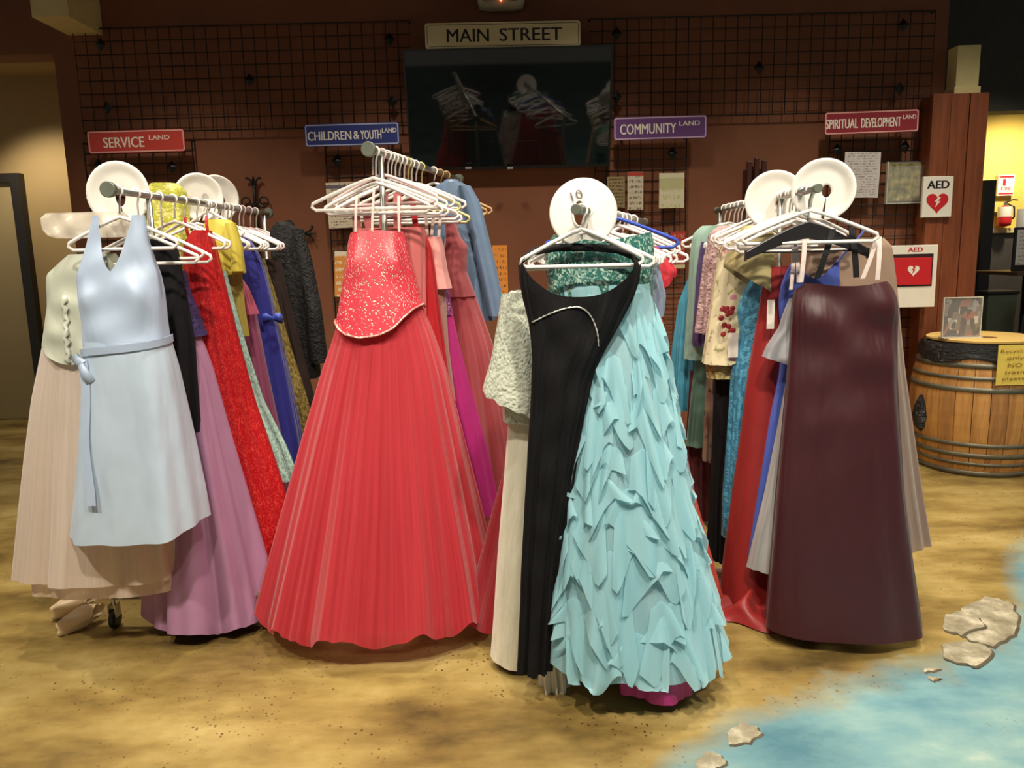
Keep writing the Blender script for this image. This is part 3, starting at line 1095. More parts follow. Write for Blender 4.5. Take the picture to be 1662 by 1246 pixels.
def make_rack(front, back_px, Yf, Yb, label, half=.24, over=.05, capr=.027):
    a = P(front[0], front[1], Yf)
    bx = P(back_px, front[1] + 20, Yb).x
    b = Vector((bx, Yb, a.z))
    d = (b - a).normalized()
    n = Vector((d.y, -d.x, 0))
    R = Rack()
    R.a, R.b, R.d, R.n = a, b, d, n
    R.x = lambda Y: a.x + (bx - a.x) * (Y - Yf) / (Yb - Yf)
    R.z = a.z
    mid = (a + b) / 2
    r = root('garment_rack', (mid.x, mid.y, 0), label, 'clothes rack', 'rolling garment racks')
    MB().sweep([a, b], .013, 10).build('rail', chrome, r, True)
    for e, s_ in ((a, -1), (b, 1)):
        q = e + d * (s_ * .012)
        cap = MB()
        cap.sweep([e, q, q + d * (.010 * s_), q + d * (.012 * s_)], [capr * .9, capr, capr, capr * .9], 18)
        cap.build('end_cap', gunmetal, r, False)
        u = e - d * (s_ * (over if s_ < 0 else .05))
        MB().sweep([u, Vector((u.x, u.y, .14))], .011, 8).build('upright', chrome, r, True)
        l, rr_ = Vector((u.x, u.y, .135)) - n * half, Vector((u.x, u.y, .135)) + n * half
        MB().sweep([l, rr_], .012, 8).build('base_bar', chrome, r, True)
        for w in (l, rr_):
            cs = MB()
            cs.sweep([w, w + Vector((0, 0, -.04))], .008, 8)
            cs.box((w.x - .016, w.y - .02, .05), (w.x - .012, w.y + .02, .105))
            cs.box((w.x + .012, w.y - .02, .05), (w.x + .016, w.y + .02, .105))
            co = cs.build('caster', chrome, r)
            MB().lathe([(.02, -.011), (.036, -.010), (.0395, -.004), (.0395, .004), (.036, .010), (.02, .011)], (w.x, w.y, .0395), 'x', 18).build('wheel', rubber, co, True)
    u0, u1 = a + d * over, b - d * .05
    for s_ in (-1, 1):
        MB().sweep([Vector((u0.x, u0.y, .135)) + n * (half * s_ * .55), Vector((u1.x, u1.y, .135)) + n * (half * s_ * .55)], .010, 8).build('base_rail', chrome, r, True)
    R.root = r
    return R


R1 = make_rack((180, 308), 432, 2.66, 4.15, 'rolling garment rack at the far left holding the pale blue dress', .31, .25)
R2 = make_rack((601, 243), 742, 2.86, 4.0, 'rolling garment rack under the coral ball gown', .24, .1)
R3 = make_rack((938, 340), 1045, 2.30, 3.35, 'rolling garment rack carrying the black and turquoise gowns', .26, .13, .016)
R4 = make_rack((1324, 306), 1165, 2.68, 3.95, 'rolling garment rack at the right holding the maroon gown', .22, .34, .016)

hang_w = plain('white_hanger_plastic', (232, 226, 220), .35, var=.03)
hang_p = plain('pale_pink_hanger_plastic', (226, 196, 196), .35, var=.03)
hang_b = plain('black_hanger_plastic', (26, 25, 27), .35)
hang_bl = plain('blue_hanger_plastic', (46, 76, 176), .35)
hang_y = plain('cream_hanger_plastic', (206, 196, 130), .35)
wire_m = plain('chrome_hook_wire', (190, 190, 190), .25, .9)
hang_c = NT('clear_hanger_plastic')
hang_c.b.inputs['Base Color'].default_value = (.92, .9, .86, 1)
hang_c.b.inputs['Roughness'].default_value = .15
hang_c.b.inputs['Alpha'].default_value = .55
hang_c = hang_c.m
HROT = {}


def hanger(R, Y, mat, label, group, zs=None, w=.40, yaw=None, seed=0, wide=False):
    """tubular hanger hooked over the rail; zs = height of the shoulder join"""
    rng = random.Random(seed * 7 + int(Y * 1000))
    yaw = rng.uniform(-.3, .3) if yaw is None else yaw
    x, zr = R.x(Y), R.z
    zs = zr - .085 if zs is None else zs
    ax = Vector((math.cos(yaw), math.sin(yaw), 0))
    top = Vector((x, Y, zr))
    h = root('clothes_hanger', (x, Y, zs - .1), label, 'hanger', group)
    hk = arc(top, .0175, math.radians(200), math.radians(-60), 12, ax)
    hk += [Vector((x, Y, zr - .035)) + ax * .003, Vector((x, Y, zs + .01))]
    MB().sweep(hk, .0035, 6).build('hook', wire_m if wide or mat == hang_c else mat, h, True)
    drop = .085
    b = MB()
    j = Vector((x, Y, zs))
    tl_, tr_ = j - ax * (w / 2) + Vector((0, 0, -drop)), j + ax * (w / 2) + Vector((0, 0, -drop))
    if wide:
        n = 12
        pts = [j + ax * (w / 2 * (i / n * 2 - 1)) + Vector((0, 0, -drop * 1.0 * abs(i / n * 2 - 1) ** 1.3)) for i in range(n + 1)]
        ny = Vector((-ax.y, ax.x, 0))
        b.ribbon([p_ + Vector((0, 0, -.02)) for p_ in pts], [Vector((0, 0, 1))] * (n + 1), [.03 + .03 * (1 - abs(i / n * 2 - 1)) for i in range(n + 1)], .018)
        b.build('shoulder_bar', mat, h, False, .004)
        MB().sweep([tl_ + Vector((.03, 0, -.01)), tr_ + Vector((-.03, 0, -.01))], .003, 6).build('trouser_bar', mat, h, True)
    else:
        pts = [j + ax * (w / 2 * t) + Vector((0, 0, -drop * abs(t) ** 1.15)) for t in np.linspace(-1, 1, 13)]
        # rounded ends into the lower bar
        end = [tr_ + ax * .004 + Vector((0, 0, -.012)), tr_ + ax * -.012 + Vector((0, 0, -.024))]
        beg = [tl_ + ax * .012 + Vector((0, 0, -.024)), tl_ - ax * .004 + Vector((0, 0, -.012))]
        b.sweep(pts + end + beg, .0062, 6, True)
        b.build('shoulder_frame', mat, h, True)
    return h


def straps(parent, R, Y, pairs, mat, w=.01):
    for (xa, ya), (xb_, yb) in pairs:
        a, b = P(xa, ya, Y), P(xb_, yb, Y)
        pts = [a.lerp(b, t) + Vector((0, -.006 * math.sin(t * math.pi), 0)) for t in (0, .25, .5, .75, 1)]
        MB().ribbon(pts, (1, 0, .05), w).build('strap', mat, parent)


ndress = [0]


def simple(kind_name, cat, R, Y, rows, mat, label, short, group, hmat=None, hz=None, hw=.40, hlab='white plastic', **kw):
    """one-piece garment (single mesh) with its own hanger"""
    ndress[0] += 1
    kw.setdefault('seed', ndress[0])
    b = base(rows, Y)
    o, sf = tube(kind_name, rows, Y, mat, None, **kw)
    # origin at the garment's foot
    o.data.transform(Matrix.Translation(-b))
    o.location = b
    tag(o, label, cat, group)
    if hmat is not False:
        hanger(R, Y, hmat or hang_w, f'{hlab} hanger holding the {short}', 'hangers of ' + group, hz, hw, seed=ndress[0])
    return o, sf


G1, G2, G3, G4 = ('garments on the far left rack', 'garments on the coral gown rack', 'garments on the turquoise gown rack', 'garments on the right rack')

# ---- left rack ------------------------------------------------------------
# pale blue halter dress
Y = 2.70
blue_s = fabric('satin', (176, 194, 218))
blue_c = fabric('satin', (188, 206, 224))
rows_b = [(352, 150, 236), (395, 143, 242), (425, 134, 252), (445, 127, 260), (475, 130, 266), (520, 138, 270), (556, 141, 275)]
rows_s = [(550, 141, 275), (600, 141, 288), (700, 139, 307), (790, 135, 323), (860, 129, 333)]
rd = root('halter_dress', base(rows_s, Y), 'pale blue satin halter dress with a sash, frontmost on the left rack', 'dress', G1)


def halter_neck(c, s):
    a = abs(c)
    if s >= 0:
        return 350 + 90 * max(0, 1 - a / .56) ** .9
    return 350 + (75 + 60 * (1 - a)) * min(1, abs(s) * 3)


_, sfb = tube('bodice', rows_b, Y, blue_s, rd, halter_neck, folds=(4, .001, .003), df=(.03, .10), db=(.02, .07), bust=(480, .022), ex=.8, nu=160, nv=44, seed=3, crump=(.0035, 26, 34, .0))
_, sfs = tube('skirt', rows_s, Y, blue_c, rd, hem=lambda c, s: 858 + 4 * s - 14 * max(0, c) ** 2, folds=(4, .001, .024), df=(.10, .16), db=(.07, .12), nu=120, seed=5, crump=(.003, 16, 5, .0))
wb = MB()
belt = []
for i in range(41):
    t = math.pi * (1.06 - 1.12 * i / 40)
    belt.append(sfs(t, sfs.y2z(572 - 22 * (i / 40)), .006))
wb.ribbon(belt, (0, 0, 1), .026, .003)
wb.build('sash', blue_s, rd)
kn = sfs(math.pi * .80, sfs.y2z(577), .012)
lp = MB()
lp.ribbon([kn + Vector((x, y - .004, z)) for x, y, z in ((0, 0, 0), (.012, -.02, -.02), (.028, -.026, -.05), (.04, -.02, -.075), (.034, -.008, -.086), (.018, -.006, -.06), (.004, 0, -.01))], (.8, 0, .5), [.012, .024, .034, .034, .03, .024, .012], .002)
lp.ribbon([kn + Vector((x, y, z)) for x, y, z in ((-.012, -.012, .012), (.0, -.022, .0), (.012, -.012, -.012))], (.7, 0, .7), .026, .012)
lp.build('bow', blue_s, rd, True)
tl2 = MB()
tl2.ribbon([kn + Vector((.014 + .006 * math.sin(k * .8), -.012 - .006 * k, -.05 * k)) for k in range(11)], (1, 0, 0), .03, .002)
tl2.build('sash_tail', blue_s, rd)
hanger(R1, Y, hang_w, 'white plastic hanger holding the pale blue halter dress', 'hangers of ' + G1, P(190, 352, Y).z, .36, 0.05)

# ivory gown with sage bodice
Y = 2.82
rows_b = [(412, 100, 205), (445, 78, 205), (500, 80, 200), (545, 74, 205), (592, 70, 212)]
rows_s = [(548, 74, 205), (640, 56, 240), (740, 46, 262), (840, 38, 285), (930, 31, 300)]
rd = root('tulle_gown', base(rows_s, Y), 'ivory tulle gown with a sage satin bodice, left of the blue dress', 'dress', G1)
sage = fabric('satin', (186, 190, 172))
ivt = fabric('tulle', (240, 226, 212), (218, 202, 186))
_, sfg = tube('bodice', rows_b, Y, sage, rd, lambda c, s: 412 + 32 * max(0, (abs(c) - .5) * 2), lambda c, s: 556 + 30 * max(0, s) * (1 - abs(c)) ** .5 if s > 0 else 556, folds=(4, .001, .004), df=(.05, .105), nu=120, seed=8, crump=(.003, 22, 40, -.6))
_, sfi = tube('skirt', rows_s, Y, ivt, rd, hem=lambda c, s: 925 + 4 * c, folds=(7, .004, .032), df=(.07, .16), db=(.06, .12), fine=(44, .003), nu=200, hemwave=.008, seed=9)
tube('petticoat', [(700, 60, 235), (850, 45, 290), (950, 60, 298)], Y, fabric('tulle', (240, 220, 200), (220, 200, 178)), rd, folds=(9, .004, .02), df=(.06, .12), fine=(50, .003), nu=160, hemwave=.006, seed=10)
MB().sweep([onsurf(sfg, 124 + k * .9 + 3 * math.sin(k * 2.4), 478 + k * 6.5, .008) for k in range(17)], [.006 + .004 * (k % 2) for k in range(17)], 8).build('ruched_trim', fabric('satin', (200, 202, 186)), rd, True)
hanger(R1, Y, hang_w, 'white plastic hanger holding the ivory tulle gown', 'hangers of ' + G1, P(150, 380, Y).z, .42, -.12)
# clear shoulder cover next to the plate
sc_m = NT('frosted_shoulder_cover')
sc_m.b.inputs['Base Color'].default_value = lin((226, 216, 198)) + (1,)
sc_m.b.inputs['Roughness'].default_value = .25
sc_m.b.inputs['Alpha'].default_value = .62
cov = tube('shoulder_cover', [(345, 78, 200), (352, 69, 208), (372, 72, 212), (388, 88, 214)], 2.79, sc_m.m, None, folds=(5, .002, .004), df=(.03, .035), nv=14, ex=.5, crump=(.006, 60, 50, 0), hem=lambda c, s: 386 if c > -.6 else 386 + (c + .6) * 18)[0]
b = P(140, 388, 2.79)
cov.data.transform(Matrix.Translation(-b))
cov.location = b
tag(cov, 'frosted clear plastic shoulder cover beside the round divider', 'garment cover')

simple('black_dress', 'dress', R1, 2.90, [(388, 236, 280), (410, 232, 290), (450, 234, 297), (560, 236, 317), (700, 238, 324)], fabric('matte', (20, 19, 24)),
       'black dress squeezed between the blue halter and lilac gowns', 'narrow black dress', G1, hz=P(240, 372, 2.9).z, df=(.05, .05), hw=.36)
# lilac gown
Y = 2.99
rows_b = [(440, 245, 300), (470, 248, 306), (500, 250, 317), (545, 250, 334)]
rows_s = [(535, 262, 322), (600, 262, 346), (700, 256, 372), (800, 258, 400), (900, 258, 428), (985, 260, 448)]
rd = root('satin_gown', base(rows_s, Y), 'lilac satin gown with a dark purple bodice beside the red gown', 'dress', G1)
tube('bodice', rows_b, Y, fabric('lace', (58, 40, 96), (34, 24, 62)), rd, folds=(5, .001, .006), df=(.05, .09), seed=12)
tube('skirt', rows_s, Y, fabric('satin', (166, 120, 152), name='lilac_satin'), rd, folds=(7, .004, .042), df=(.06, .24), db=(.05, .1), nu=180, nv=40, hemwave=.022, seed=13, fine=(31, .003))
hanger(R1, Y, hang_w, 'white plastic hanger holding the lilac satin gown', 'hangers of ' + G1, P(250, 380, Y).z)
# red sequined gown
simple('sequined_gown', 'dress', R1, 3.10, [(374, 318, 340), (384, 300, 346), (450, 302, 361), (550, 308, 386), (650, 312, 413), (750, 318, 448), (850, 322, 480), (930, 322, 500)],
       fabric('sequin', (186, 26, 36), (226, 70, 60)), 'long red sequined gown on the left rack', 'red sequined gown', G1, df=(.06, .12), db=(.05, .05), folds=(6, .003, .016), nu=120)
straps(bpy.data.objects['sequined_gown'], R1, 3.1, [((306, 384), (300, 352)), ((338, 380), (335, 350))], fabric('satin', (190, 40, 44)), .012)
simple('aqua_gown', 'dress', R1, 3.19, [(440, 320, 366), (560, 328, 398), (650, 335, 426), (720, 340, 460), (780, 345, 484)], fabric('lace', (176, 206, 196), (120, 160, 150)),
       'pale aqua gown showing as a strip beside the red sequins', 'pale aqua gown', G1, df=(.04, .04))
simple('lime_dress', 'dress', R1, 3.42, [(298, 246, 286), (306, 240, 300), (345, 240, 306), (420, 240, 306), (520, 240, 308)], fabric('brocade', (190, 190, 62), (224, 216, 130)),
       'lime yellow patterned dress behind the frontmost round divider', 'lime patterned dress', G1, df=(.05, .05), hz=R1.z - .03, hw=.3)
# yellow jacket and skirt
Y = 3.30
rd = root('yellow_suit', P(370, 540, Y), 'shiny yellow satin jacket with a gold skirt', 'suit', G1)
ysat = fabric('satin', (206, 190, 72))
tube('jacket', [(357, 338, 372), (366, 332, 384), (400, 335, 392), (447, 345, 399)], Y, ysat, rd, folds=(5, .002, .008), df=(.06, .08), seed=20, hem=lambda c, s: 447 - 4 * c)
tube('sleeve', [(362, 366, 382), (400, 374, 394), (440, 376, 398)], Y - .05, ysat, rd, folds=(4, .001, .003), df=(.03, .04), nv=10, nu=30, seed=21)
tube('skirt', [(436, 345, 392), (500, 350, 396), (545, 352, 402)], Y + .03, fabric('satin', (160, 144, 66)), rd, folds=(6, .003, .012), df=(.05, .06), seed=22)
hanger(R1, Y, hang_w, 'white plastic hanger holding the yellow satin jacket', 'hangers of ' + G1)
simple('pink_top', 'blouse', R1, 3.40, [(452, 360, 392), (470, 362, 402), (510, 368, 413)], fabric('tulle', (214, 110, 140), (186, 80, 112)), 'short bright pink tulle top beside the yellow jacket', 'pink tulle top', G1, df=(.04, .05))
simple('mauve_gown', 'dress', R1, 3.47, [(510, 375, 416), (600, 385, 432), (690, 395, 450), (800, 400, 470)], fabric('chiffon', (170, 84, 122), (136, 60, 96)), 'mauve pink chiffon gown left of the royal blue gown', 'mauve chiffon gown', G1, df=(.04, .06))
Y = 3.57
rows_s = [(385, 388, 402), (400, 386, 414), (430, 386, 429), (500, 390, 446), (540, 394, 454), (600, 398, 468), (700, 405, 489), (800, 410, 505)]
rd = root('royal_blue_gown', base(rows_s, Y), 'royal blue velvet gown with a bow at its waist', 'dress', G1)
rb = fabric('matte', (40, 40, 128))
_, sfr = tube('gown', rows_s, Y, rb, rd, folds=(6, .002, .014), df=(.05, .09), seed=26)
k0 = P(442, 517, Y - .07)
bw = MB()
for s_ in (-1, 1):
    bw.ribbon([k0 + Vector((s_ * x, y, z)) for x, y, z in ((0, 0, 0), (.02, -.014, .012), (.042, -.006, .006), (.044, .006, -.006), (.02, .008, -.004), (0, 0, 0))], (0, 0, 1), [.014, .03, .036, .036, .028, .014], .002)
bw.build('bow', fabric('satin', (52, 74, 176)), rd, True)
hanger(R1, Y, hang_w, 'white plastic hanger holding the royal blue gown', 'hangers of ' + G1)
simple('gold_gown', 'dress', R1, 3.66, [(420, 400, 428), (480, 410, 446), (560, 420, 468), (640, 430, 492), (720, 435, 512)], fabric('brocade', (150, 132, 70), (104, 90, 44)), 'narrow dull gold brocade gown right of the royal blue gown', 'dull gold gown', G1, df=(.04, .05))
simple('brown_gown', 'dress', R1, 3.76, [(420, 430, 456), (500, 436, 472), (600, 445, 496), (680, 450, 515)], fabric('matte', (46, 34, 30)), 'dark brown gown between the gold gown and black lace jacket', 'dark brown gown', G1, df=(.04, .05))
# black lace jacket
Y = 3.90
rd = root('lace_jacket', P(485, 610, Y), 'black lace long-sleeved jacket at the back of the left rack', 'jacket', G1)
bl = fabric('lace', (20, 18, 20), (8, 8, 9))
tube('body', [(366, 444, 478), (374, 438, 492), (400, 440, 500), (500, 445, 512), (612, 448, 520)], Y, bl, rd, folds=(6, .002, .012), df=(.06, .08), seed=30)
tube('sleeve', [(372, 474, 492), (420, 484, 506), (500, 496, 522), (588, 506, 533)], Y - .07, bl, rd, folds=(5, .001, .004), df=(.035, .04), nu=40, nv=18, seed=31)
tube('collar', [(360, 448, 474), (374, 446, 480)], Y - .01, bl, rd, folds=(5, .001, .002), df=(.03, .05), nu=40, nv=5, seed=32)
hanger(R1, Y, hang_p, 'pale pink plastic hanger holding the black lace jacket', 'hangers of ' + G1)
for i, yy in enumerate((3.62, 3.81, 3.98)):
    hanger(R1, yy, (hang_w, hang_p, hang_w)[i], ('spare white hanger just behind the royal blue gown', 'pale pink hanger just behind the dark brown gown', 'spare white hanger at the back end of the left rack')[i], 'hangers of ' + G1, seed=40 + i)

# ---- coral gown rack ------------------------------------------------------
Y = 2.90
rows_b = [(374, 570, 655), (392, 565, 660), (430, 561, 668), (470, 555, 679), (505, 549, 690), (560, 541, 704)]
rows_s = [(488, 556, 680), (540, 544, 702), (600, 524, 722), (700, 497, 746), (800, 472, 770), (900, 447, 793), (972, 430, 807)]
rd = root('coral_ball_gown', base(rows_s, Y), 'coral red pleated ball gown with a beaded bodice', 'dress', G2)
bead = fabric('beaded', (196, 52, 68), (246, 214, 196))
cor = fabric('tulle', (226, 62, 74), (186, 32, 50))


def basque(c, s):
    if s <= 0:
        return 500 + 12 * (c < 0) * -c
    return float(np.interp(c, [-1, -.8, -.55, -.25, .0, .25, .5, .75, 1], [516, 526, 536, 541, 538, 528, 512, 500, 494]))


_, sfc = tube('bodice', rows_b, Y, bead, rd, lambda c, s: 374 + 3 * abs(c) if s > 0 else 378, basque, folds=(5, .001, .003), df=(.055, .16), db=(.05, .1), nu=140, nv=36, bust=(425, .012), ex=.8, seed=41)
_, sfk = tube('skirt', rows_s, Y, cor, rd, folds=(13, .002, .026), df=(.09, .37), db=(.07, .25), fine=(67, .0035), nu=420, nv=44, hemwave=.03, seed=42)
tube('underskirt', [(700, 510, 735), (850, 470, 775), (965, 445, 795)], Y, fabric('tulle', (190, 36, 50), (150, 20, 34)), rd, folds=(9, .004, .014), df=(.18, .30), db=(.1, .2), fine=(50, .003), nu=200, seed=43)
edge_t = []
for i in range(61):
    t = math.pi * (1.0 - i / 60)
    edge_t.append(sfc(t, sfc.y2z(basque(math.cos(t), math.sin(t))), .004))
MB().sweep(edge_t, .004, 6).build('beaded_edging', fabric('sequin', (220, 130, 120), (250, 224, 206)), rd, True)
straps(rd, R2, Y - .05, [((577, 376), (579, 318)), ((604, 376), (607, 306)), ((648, 376), (647, 318))], plain('white_ribbon', (232, 214, 206), .5), .009)
hanger(R2, Y, hang_w, 'white plastic hanger holding the coral ball gown', 'hangers of ' + G2, P(610, 296, Y).z, .38, .02)
hanger(R2, Y - .03, hang_c, 'clear plastic hanger in front of the coral gown hanger', 'hangers of ' + G2, P(600, 290, Y).z, .46, -.1)
salm = fabric('satin', (206, 112, 110))
Y = 3.02
o, _ = simple('salmon_dress', 'dress', R2, Y, [(370, 572, 690), (420, 580, 690), (560, 585, 690)], salm, 'salmon satin dress hidden behind the beaded bodice', 'salmon satin dress', G2, df=(.05, .05), db=(.04, .04), hz=P(640, 300, Y).z)
straps(o, R2, Y, [((600, 372), (592, 330)), ((645, 372), (645, 312)), ((622, 372), (624, 312)), ((580, 372), (577, 330))], salm, .03)
Y = 3.10
o, _ = simple('red_ruffled_dress', 'dress', R2, Y, [(372, 650, 684), (400, 648, 698), (440, 648, 704), (500, 646, 711), (580, 642, 722), (680, 642, 735)], fabric('satin', (178, 20, 30)), 'bright red ruffled dress right of the beaded bodice', 'bright red ruffled dress', G2,
              df=(.06, .08), folds=(9, .008, .014), hz=P(655, 305, Y).z)
straps(o, R2, Y - .03, [((676, 376), (668, 310))], fabric('satin', (178, 20, 30)), .022)
Y = 3.20
rd = root('blush_dress', P(712, 640, Y), 'pale pink satin strap dress with a blush skirt', 'dress', G2)
blu = fabric('satin', (224, 156, 150))
tube('bodice', [(384, 686, 716), (400, 686, 720), (440, 688, 726), (468, 690, 733)], Y, blu, rd, folds=(5, .002, .005), df=(.06, .08), seed=50)
tube('skirt', [(462, 690, 722), (560, 694, 726), (650, 698, 736)], Y, fabric('chiffon', (216, 160, 146), (188, 128, 116)), rd, folds=(6, .002, .01), df=(.06, .08), seed=51)
straps(rd, R2, Y - .05, [((694, 386), (690, 332)), ((700, 386), (706, 330)), ((712, 386), (716, 336))], plain('white_ribbon', (232, 214, 206), .5), .012)
hanger(R2, Y, hang_w, 'white plastic hanger holding the blush strap dress', 'hangers of ' + G2, P(680, 312, Y).z, .42, .03)
Y = 3.29
rd = root('magenta_gown', P(765, 800, Y), 'magenta gown with a purple sequined bodice', 'dress', G2)
tube('bodice', [(420, 695, 722), (470, 700, 728), (510, 702, 735)], Y, fabric('sequin', (120, 50, 110), (210, 150, 200)), rd, folds=(5, .001, .004), df=(.06, .07), seed=53)
tube('skirt', [(500, 702, 733), (560, 706, 746), (650, 712, 770), (750, 720, 796), (830, 725, 812)], Y, fabric('satin', (170, 34, 112)), rd, folds=(6, .003, .014), df=(.06, .10), seed=54)
hanger(R2, Y, hang_w, 'white plastic hanger holding the magenta gown', 'hangers of ' + G2, P(690, 318, Y).z)
Y = 3.42
rd = root('dusty_rose_gown', P(790, 790, Y), 'dusty rose ball gown left of the blue jacket sleeve', 'dress', G2)
rose = fabric('chiffon', (190, 92, 96), (146, 60, 66))
tube('bodice', [(352, 722, 738), (385, 722, 748), (400, 720, 760), (440, 720, 758), (480, 722, 772)], Y, rose, rd, folds=(6, .001, .006), df=(.06, .1), seed=56)
tube('skirt', [(470, 722, 768), (560, 728, 800), (650, 736, 818), (760, 740, 842), (830, 742, 850)], Y, fabric('tulle', (196, 88, 94), (156, 58, 66)), rd, folds=(8, .004, .03), df=(.08, .18), fine=(40, .003), nu=140, seed=57)
hanger(R2, Y, hang_y, 'cream plastic hanger holding the dusty rose gown', 'hangers of ' + G2, P(715, 320, Y).z)
Y = 3.60
rd = root('blue_jacket', P(770, 520, Y), 'slate blue long-sleeved satin jacket on the coral gown rack', 'jacket', G2)
den = fabric('satin', (98, 122, 150))
tube('body', [(297, 716, 750), (303, 702, 764), (330, 700, 772), (420, 704, 786), (520, 708, 800)], Y, den, rd, folds=(6, .002, .014), df=(.07, .09), seed=60)
tube('sleeve', [(302, 744, 764), (330, 752, 780), (420, 772, 802), (512, 792, 822)], Y - .08, den, rd, folds=(5, .001, .005), df=(.04, .045), nu=40, nv=20, seed=61)
tube('collar', [(292, 722, 744), (302, 716, 750)], Y - .01, den, rd, folds=(5, .001, .002), df=(.04, .06), nu=40, nv=5, seed=62)
hanger(R2, Y, hang_w, 'white plastic hanger holding the slate blue jacket', 'hangers of ' + G2, P(735, 296, Y).z)
tanh = plain('amber_hanger_plastic', (186, 146, 96), .35)
for i, (yy, m_, lab) in enumerate(((2.97, hang_p, 'pale pink hanger behind the coral gown hanger'), (3.06, hang_w, 'white hanger between the salmon and red dresses'), (3.15, hang_w, 'white hanger between the red and blush dresses'),
                                   (3.25, hang_y, 'cream hanger between the blush and magenta dresses'), (3.35, hang_w, 'white hanger between the magenta and rose gowns'), (3.70, tanh, 'amber hanger just behind the slate blue jacket'),
                                   (3.80, tanh, 'amber hanger at the back end of the coral gown rack'))):
    hanger(R2, yy, m_, lab, 'hangers of ' + G2, R2.z - .075 - .01 * (i % 2), .42, seed=70 + i)

# ---- centre rack ----------------------------------------------------------
Y = 2.34
rows_k = [(404, 858, 1004), (418, 842, 1034), (432, 839, 1042), (480, 846, 1030), (520, 857, 1008), (560, 862, 985), (600, 862, 963), (700, 858, 940), (800, 853, 926), (900, 849, 908), (1000, 846, 897), (1084, 843, 892)]
rd = root('black_gown', base(rows_k, Y), 'black ruched strapless gown with a beaded trim, front of the centre rack', 'dress', G3)
blk = fabric('matte', (15, 14, 16), name='black_jersey_cloth')
_, sfk2 = tube('gown', rows_k, Y, blk, rd, lambda c, s: (414 + 66 * (1 - abs(c) ** 2.2) if s > 0 else 440 + 70 * (1 - c * c)), folds=(7, .003, .014), df=(.055, .05), db=(.03, .03), nu=160, nv=60, ex=.75, seed=80, fine=(23, .003), crump=(.004, 38, 26, .5))
bandp = [P(px, py, Y + dy) for px, py, dy in ((842, 436, 0), (850, 420, .012), (866, 408, .024), (900, 402, .03), (935, 401, .03), (970, 402, .03), (1002, 405, .026), (1024, 414, .014), (1040, 430, 0))]
MB().ribbon(bandp, (0, .2, 1), .024, .004).build('back_band', blk, rd, True)
bp = []
for i in range(40):
    u = i / 39
    if u < .45:
        q = u / .45
        px, py = 864 + (935 - 864) * q, 520 - 24 * math.sin(q * math.pi / 2)
    else:
        q = (u - .45) / .55
        px, py = 935 + 36 * math.sin(q * math.pi / 2), 496 + 64 * (1 - math.cos(q * math.pi / 2))
    z = sfk2.y2z(py)
    tgt = P(px, py, Y - .05).x
    lo, hi = 0.05, math.pi - .05
    for _ in range(30):
        m_ = (lo + hi) / 2
        if sfk2(m_, z).x > tgt:
            lo = m_
        else:
            hi = m_
    bp.append(sfk2(lo, z, .003))
MB().sweep(bp, [.0016 + .0016 * (i % 2) for i in range(40)], 6).build('beaded_trim', plain('silver_beads', (206, 206, 200), .3, .4), rd, True)
hanger(R3, Y, hang_w, 'white plastic hanger holding the black strapless gown', 'hangers of ' + G3, P(940, 372, Y).z, .36, 0)

# turquoise ruffled gown
Y = 2.44
rows_b = [(376, 900, 1056), (400, 884, 1062), (440, 884, 1058), (480, 892, 1058)]
rows_s = [(462, 892, 1056), (520, 905, 1064), (600, 915, 1080), (700, 908, 1096), (800, 900, 1114), (900, 893, 1137), (1000, 888, 1158), (1050, 886, 1168)]
rd = root('ruffled_gown', base(rows_s, Y), 'turquoise chiffon gown with cascading ruffles and a teal sequined top', 'dress', G3)
tur = fabric('chiffon', (186, 228, 234), (150, 208, 220))
tube('bodice', rows_b, Y, fabric('sequin', (50, 112, 104), (196, 222, 206)), rd, lambda c, s: 378 + 14 * (1 - abs(c)), folds=(5, .001, .004), df=(.04, .06), db=(.03, .06), seed=82)
_, sft = tube('skirt', rows_s, Y, tur, rd, folds=(9, .003, .02), df=(.06, .24), db=(.05, .16), nu=160, nv=40, hemwave=.02, seed=83)
rng = random.Random(11)
zt_, zb_ = sft.y2z(500), sft.y2z(1052)


def ruffle(t0, z0, w, h, pt, seed):
    """one handkerchief flounce: gathered along its top, its free corner hanging in a point"""
    r2 = random.Random(seed)
    nx, nz = 10, 8
    vv, uu, ff = [], [], []
    f1, f2 = r2.uniform(0, 6), r2.uniform(2.2, 3.6)
    lean = r2.uniform(-.12, .18)
    for j in range(nz + 1):
        v = j / nz
        for i in range(nx + 1):
            u = i / nx
            drop = 1 - 1.15 * math.sqrt((u - pt) ** 2 + .004)
            z = z0 - h * v * max(.3, drop) - .05 * abs(u - .5)
            z = max(z, zb_ - .012 + .01 * math.sin(u * 9 + f1))
            rad = max(.08, (sft(math.pi / 2, z).y - Y) * -1)
            t = t0 + ((u - .5) * w * (.55 + .6 * v) + lean * h * v * .5) / max(.13, rad)
            out = .004 + v * (.014 + .013 * math.sin(u * f2 * math.pi + f1))
            p = sft(t, z, out)
            vv.append(tuple(p))
            uu.append((u * w, z))
    for j in range(nz):
        for i in range(nx):
            a = j * (nx + 1) + i
            ff.append((a, a + nx + 1, a + nx + 2, a + 1))
    MB().add(vv, ff, uu).build('ruffle', tur, rd, True)


